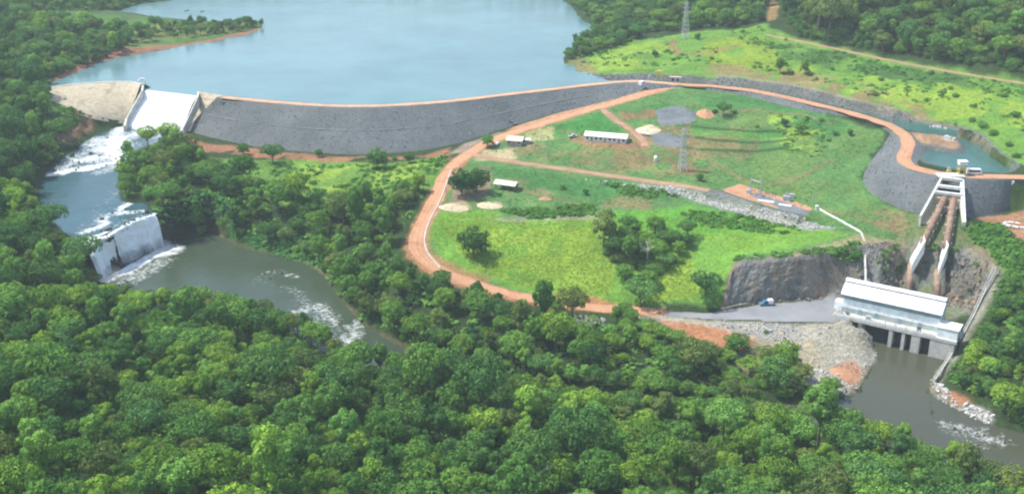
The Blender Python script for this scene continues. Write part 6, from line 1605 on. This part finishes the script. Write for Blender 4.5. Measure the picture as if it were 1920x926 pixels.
MB().box(-1.0, 1.0, -.8, .8, -.3, .5).build('plinth', M['concrete'], t); MB().tube((0, 0, .5), (0, 0, 2.6), .8, 12).build('tank', M['white_paint'], t, True); MB().tube((0, 0, 2.6), (0, 0, 3.0), .8, 12, .25).build('cap', M['white_paint'], t); MB().tube((1.4, 0, 0), (1.4, 0, 1.0), .12, 6).build('pipe', M['steel'], t)
t = empty('yellow_bollard', tuple(P(1107,273)), 0, 'yellow marker post in front of the long shed', 'post'); MB().tube((0, 0, -.2), (0, 0, 1.3), .25, 8, .18).build('post', M['yellow'], t); MB().tube((0, 0, 1.3), (0, 0, 1.5), .22, 8, .05).build('cap', M['white_paint'], t)
def mound(name, px, py, rx, ry, h, mat, label, cat, seed):
    p = P(px, py); n = 24; g = np.linspace(-1.15, 1.15, n); X, Y = np.meshgrid(g, g); rr = np.sqrt(X ** 2 + Y ** 2)
    wx, wy = p[0] + X * rx, p[1] + Y * ry
    z = np.clip(1 - rr ** 1.6, -.25, 1) * h * (1 + .5 * fbm(X * 10, Y * 10, 5, seed, 3)) + .25 * fbm(X * 10, Y * 10, 2, seed + 1, 3)
    V = np.stack([wx, wy, HZ(wx, wy) + z - .1], -1).reshape(-1, 3) - p
    o = link(name, np_mesh(name, V, grid_faces(n, n), mat, True)); o.location = p
    return tag(o, label, cat)
mound('sand_heap', 1216,246,7.0,6.0,2.6,M['sandpile'],'heap of yellow sand between the two gravel patches','sand heap',1)
mound('earth_heap', 1322,216,5.0,6.0,1.8,M['dirt'],'low orange earth heap beside the upper gravel patch','earth heap',2)
mound('sand_heap', 850,391,7.0,3.5,1.4,M['sandpile'],'low pale sand heap beside the orange road bend','sand heap',3)
mound('sand_heap', 918,386,6.0,3.5,1.2,M['sandpile'],'low pale sand heap behind the tall weeds, right of the other','sand heap',4)
mound('earth_heap', 1022,374,3.2,2.0,.9,M['dirt'],'little red earth heap beside the weeds below the field road','earth heap',5)
mound('earth_heap', 1582,702,5.5,5.0,1.0,M['dirt'],'orange earth patch at the water edge of the spoil bank','earth heap',6)
# dam end: old yellow gantry, gatehouse block
t = empty('yellow_gantry', tuple(W(1236,149,CREST_Z)), R(-10), 'yellow steel gantry at the right end of the dam', 'gantry')
for x in (-1.8, 1.8):
    for y in (-1.1, 1.1): MB().box(x - .18, x + .18, y - .18, y + .18, -1, 4.4).build('leg', M['yellow'], t)
MB().box(-2.6, 2.6, -1.4, -.9, 4.4, 5.0).box(-2.6, 2.6, .9, 1.4, 4.4, 5.0).build('girder', M['yellow'], t); MB().box(-.9, .9, -.8, .8, 4.5, 5.5).build('trolley', M['yellow'], t); MB().tube((0, 0, 4.5), (0, 0, 1.5), .08, 5).build('hook_rope', M['dark_metal'], t)
t = empty('gate_tower', tuple(W(1266,151,CREST_Z)), R(-8), 'weathered concrete control tower block right of the yellow gantry', 'tower')
MB().box(-3.4, 3.4, -1.6, 1.6, -1.5, 1.9).build('block', M['concrete'], t); MB().box(-2.2, -.6, -1.68, -1.6, -.2, 1.4).build('opening', M['shade_and_insulator'], t); MB().box(.6, 2.2, -1.68, -1.6, -.2, 1.4).build('opening', M['shade_and_insulator'], t); MB().box(-3.6, 3.6, -1.8, 1.8, 1.9, 2.2).build('lid', M['concrete_tan'], t)  # both openings are plates coloured dark for the shade inside
t = empty('steel_post', tuple(W(1218,147,CREST_Z)), 0, 'small grey winch stand left of the yellow gantry', 'winch'); MB().box(-.9, .9, -.6, .6, -1, 1.0).build('base', M['concrete'], t); MB().tube((-.6, 0, 1.5), (.6, 0, 1.5), .45, 8).build('drum', M['steel'], t)
# beside the spillway
t = empty('gauge_hut', tuple(W(266,151,LAKE_Z + 2.6)), R(20), 'small pale gauge platform at the lake end of the left spillway wall', 'platform')
MB().box(-2.2, 2.2, -1, 1, 0, .3).build('deck', M['concrete_white'], t); MB().box(-1.6, 1.6, -.7, .7, .3, 1.2).build('cabinet', M['wall_white'], t)
for x in (-1.8, 1.8): MB().box(x - .15, x + .15, -.15, .15, -6, 0).build('leg', M['concrete'], t)
# small boats far out
for k, (px, py, lab) in enumerate(((350, 21, 'tiny dark boat near the lake point, left of its twin'), (379, 22, 'tiny dark boat near the lake point, right of its twin'))):
    t = empty('fishing_boat', tuple(W(px, py, LAKE_Z)), R(30 + 40 * k), lab, 'boat', 'boats off the lake point')
    MB().hexa([(-1.8,-.5,-.1),(1.4,-.4,-.1),(1.4,.4,-.1),(-1.8,.5,-.1)], [(-2.2,-.8,.6),(2.6,-.15,.8),(2.6,.15,.8),(-2.2,.8,.6)]).build('hull', M['wood'], t); MB().box(-.3, .2, -.7, .7, .5, .66).build('bench', M['wood'], t)
# right edge: pale stone ring, road barrier stones, stakes on the dam
t = empty('stone_ring', tuple(P(1906,425)), R(-30), 'oval of pale slabs on bare ground at the right edge', 'slab ring')
for k in range(10):
    a = k * .628; a2 = a + .5; rx, ry = 5.0, 2.6
    m = MB(); m.beam((math.cos(a) * rx, math.sin(a) * ry, .3), (math.cos(a2) * rx, math.sin(a2) * ry, .3), 1.0, .7); m.build('slab', M['concrete_white'], t)
for k, (px, py) in enumerate(((1893,345),(1899,345))):
    t = empty('marker_block', tuple(P(px, py)), 0, f'white marker block on the dark slope below the road, {("left", "right")[k]} of the pair', 'block', 'marker blocks on the slope'); MB().box(-.4, .4, -.4, .4, -.5, 1.0).build('block', M['concrete_white'], t); MB().box(-.5, .5, -.5, .5, 1.0, 1.15).build('cap', M['concrete_white'], t)
t = empty('marker_block', tuple(P(557,238)), 0, 'white marker block on the berm of the dark dam', 'block'); MB().box(-1.6, 1.6, -.4, .4, -.5, .8).build('block', M['concrete_white'], t); MB().box(-1.7, 1.7, -.5, .5, .8, .95).build('cap', M['concrete_white'], t)
for k, (px, py, w) in enumerate(((862,257,'left'),(879,255,'right'))):
    t = empty('survey_hut', tuple(P(px, py)), .3, f'little white instrument box at the dam toe, {w} of the pair', 'box', 'instrument boxes at the dam toe'); MB().box(-.6, .6, -.5, .5, -.4, 1.1).build('box', M['wall_white'], t); MB().box(-.7, .7, -.6, .6, 1.1, 1.25).build('lid', M['white_metal'], t)
# bare slab at the sand heap and a lone bare tree in the grove
def bare_tree(loc, sc, sd, label):
    t = empty('dead_tree', tuple(loc), 0, label, 'tree'); t.scale = (sc, sc, sc)
    m = MB(); m.tube((0,0,-.5),(.2,.1,6),.35,6,.25); m.build('trunk', M['stonepale'], t)
    m = MB(); dr = random.Random(sd)
    for k in range(24):
        a = dr.uniform(0, 6.28); z0 = dr.uniform(4.0, 6.0); L1 = dr.uniform(2.5, 5.0); e1 = (math.cos(a) * L1 * .7, math.sin(a) * L1 * .7, z0 + L1 * .8); m.tube((.15, .1, z0), e1, .15, 5, .07)
        for q in range(4):
            b = a + dr.uniform(-1.1, 1.1); m.tube(e1, (e1[0] + math.cos(b) * 1.6, e1[1] + math.sin(b) * 1.6, e1[2] + dr.uniform(.2, 1.6)), .07, 4, .03)
    m.build('branches', M['stonepale'], t)
bare_tree(P(1213,492), .9, 3, 'pale leafless tree standing among the dark trees of the meadow grove')
for px, py, sc, lab in ((1000,935,1.15,'pale bare tree rising from the near wood at the bottom middle'), (1098,640,1.0,'pale bare tree among the bank trees below the orange road')):
    bare_tree(P(px, py), sc, px, lab)

# ------------------------------------------------------------------ air
air_mat = bpy.data.materials.new('haze'); air_mat.use_nodes = True; nt = air_mat.node_tree; nt.nodes.clear()
pv = nt.nodes.new('ShaderNodeVolumePrincipled'); om = nt.nodes.new('ShaderNodeOutputMaterial'); nt.links.new(pv.outputs[0], om.inputs['Volume'])
mm = bpy.data.materials.new('mist'); mm.use_nodes = True; n2 = mm.node_tree; n2.nodes.clear(); p2 = n2.nodes.new('ShaderNodeVolumePrincipled'); m2 = n2.nodes.new('ShaderNodeOutputMaterial'); n2.links.new(p2.outputs[0], m2.inputs['Volume']); p2.inputs['Color'].default_value = (.95, .96, .96, 1); p2.inputs['Density'].default_value = .10
bm = bmesh.new()
for f_, rx, rz_ in ((.06, 4.2, 3.4), (.18, 5.2, 2.6), (.30, 4.0, 3.0), (.48, 5.0, 2.8), (.60, 6.2, 4.2), (.75, 5.4, 3.0), (.88, 6.0, 3.8), (.98, 4.4, 2.4)):
    c_ = fall_base[int(f_ * (len(fall_base) - 1))] + np.array([1.2, -2.2, 1.0]); bmesh.ops.create_icosphere(bm, subdivisions=3, radius=1, matrix=Matrix.Translation(Vector(c_)) @ Matrix.Diagonal((rx, rx * .8, rz_, 1)))
me = bpy.data.meshes.new('mist'); bm.to_mesh(me); bm.free(); me.materials.append(mm); tag(link('mist', me), 'pale spray hanging at the foot of the waterfall', 'mist', kind='stuff')
pv.inputs['Color'].default_value = (.78, .90, .95, 1); pv.inputs['Density'].default_value = .00014
zlow = min(float(FZ.min()), float(H.min())) - 1.0
hz = MB().box(fx_[0] - 40, fx_[-1] + 40, fy_[0] - 40, fy_[-1] + 40, zlow, CAM_H + 12).build('haze', air_mat); hz['kind'] = 'stuff'
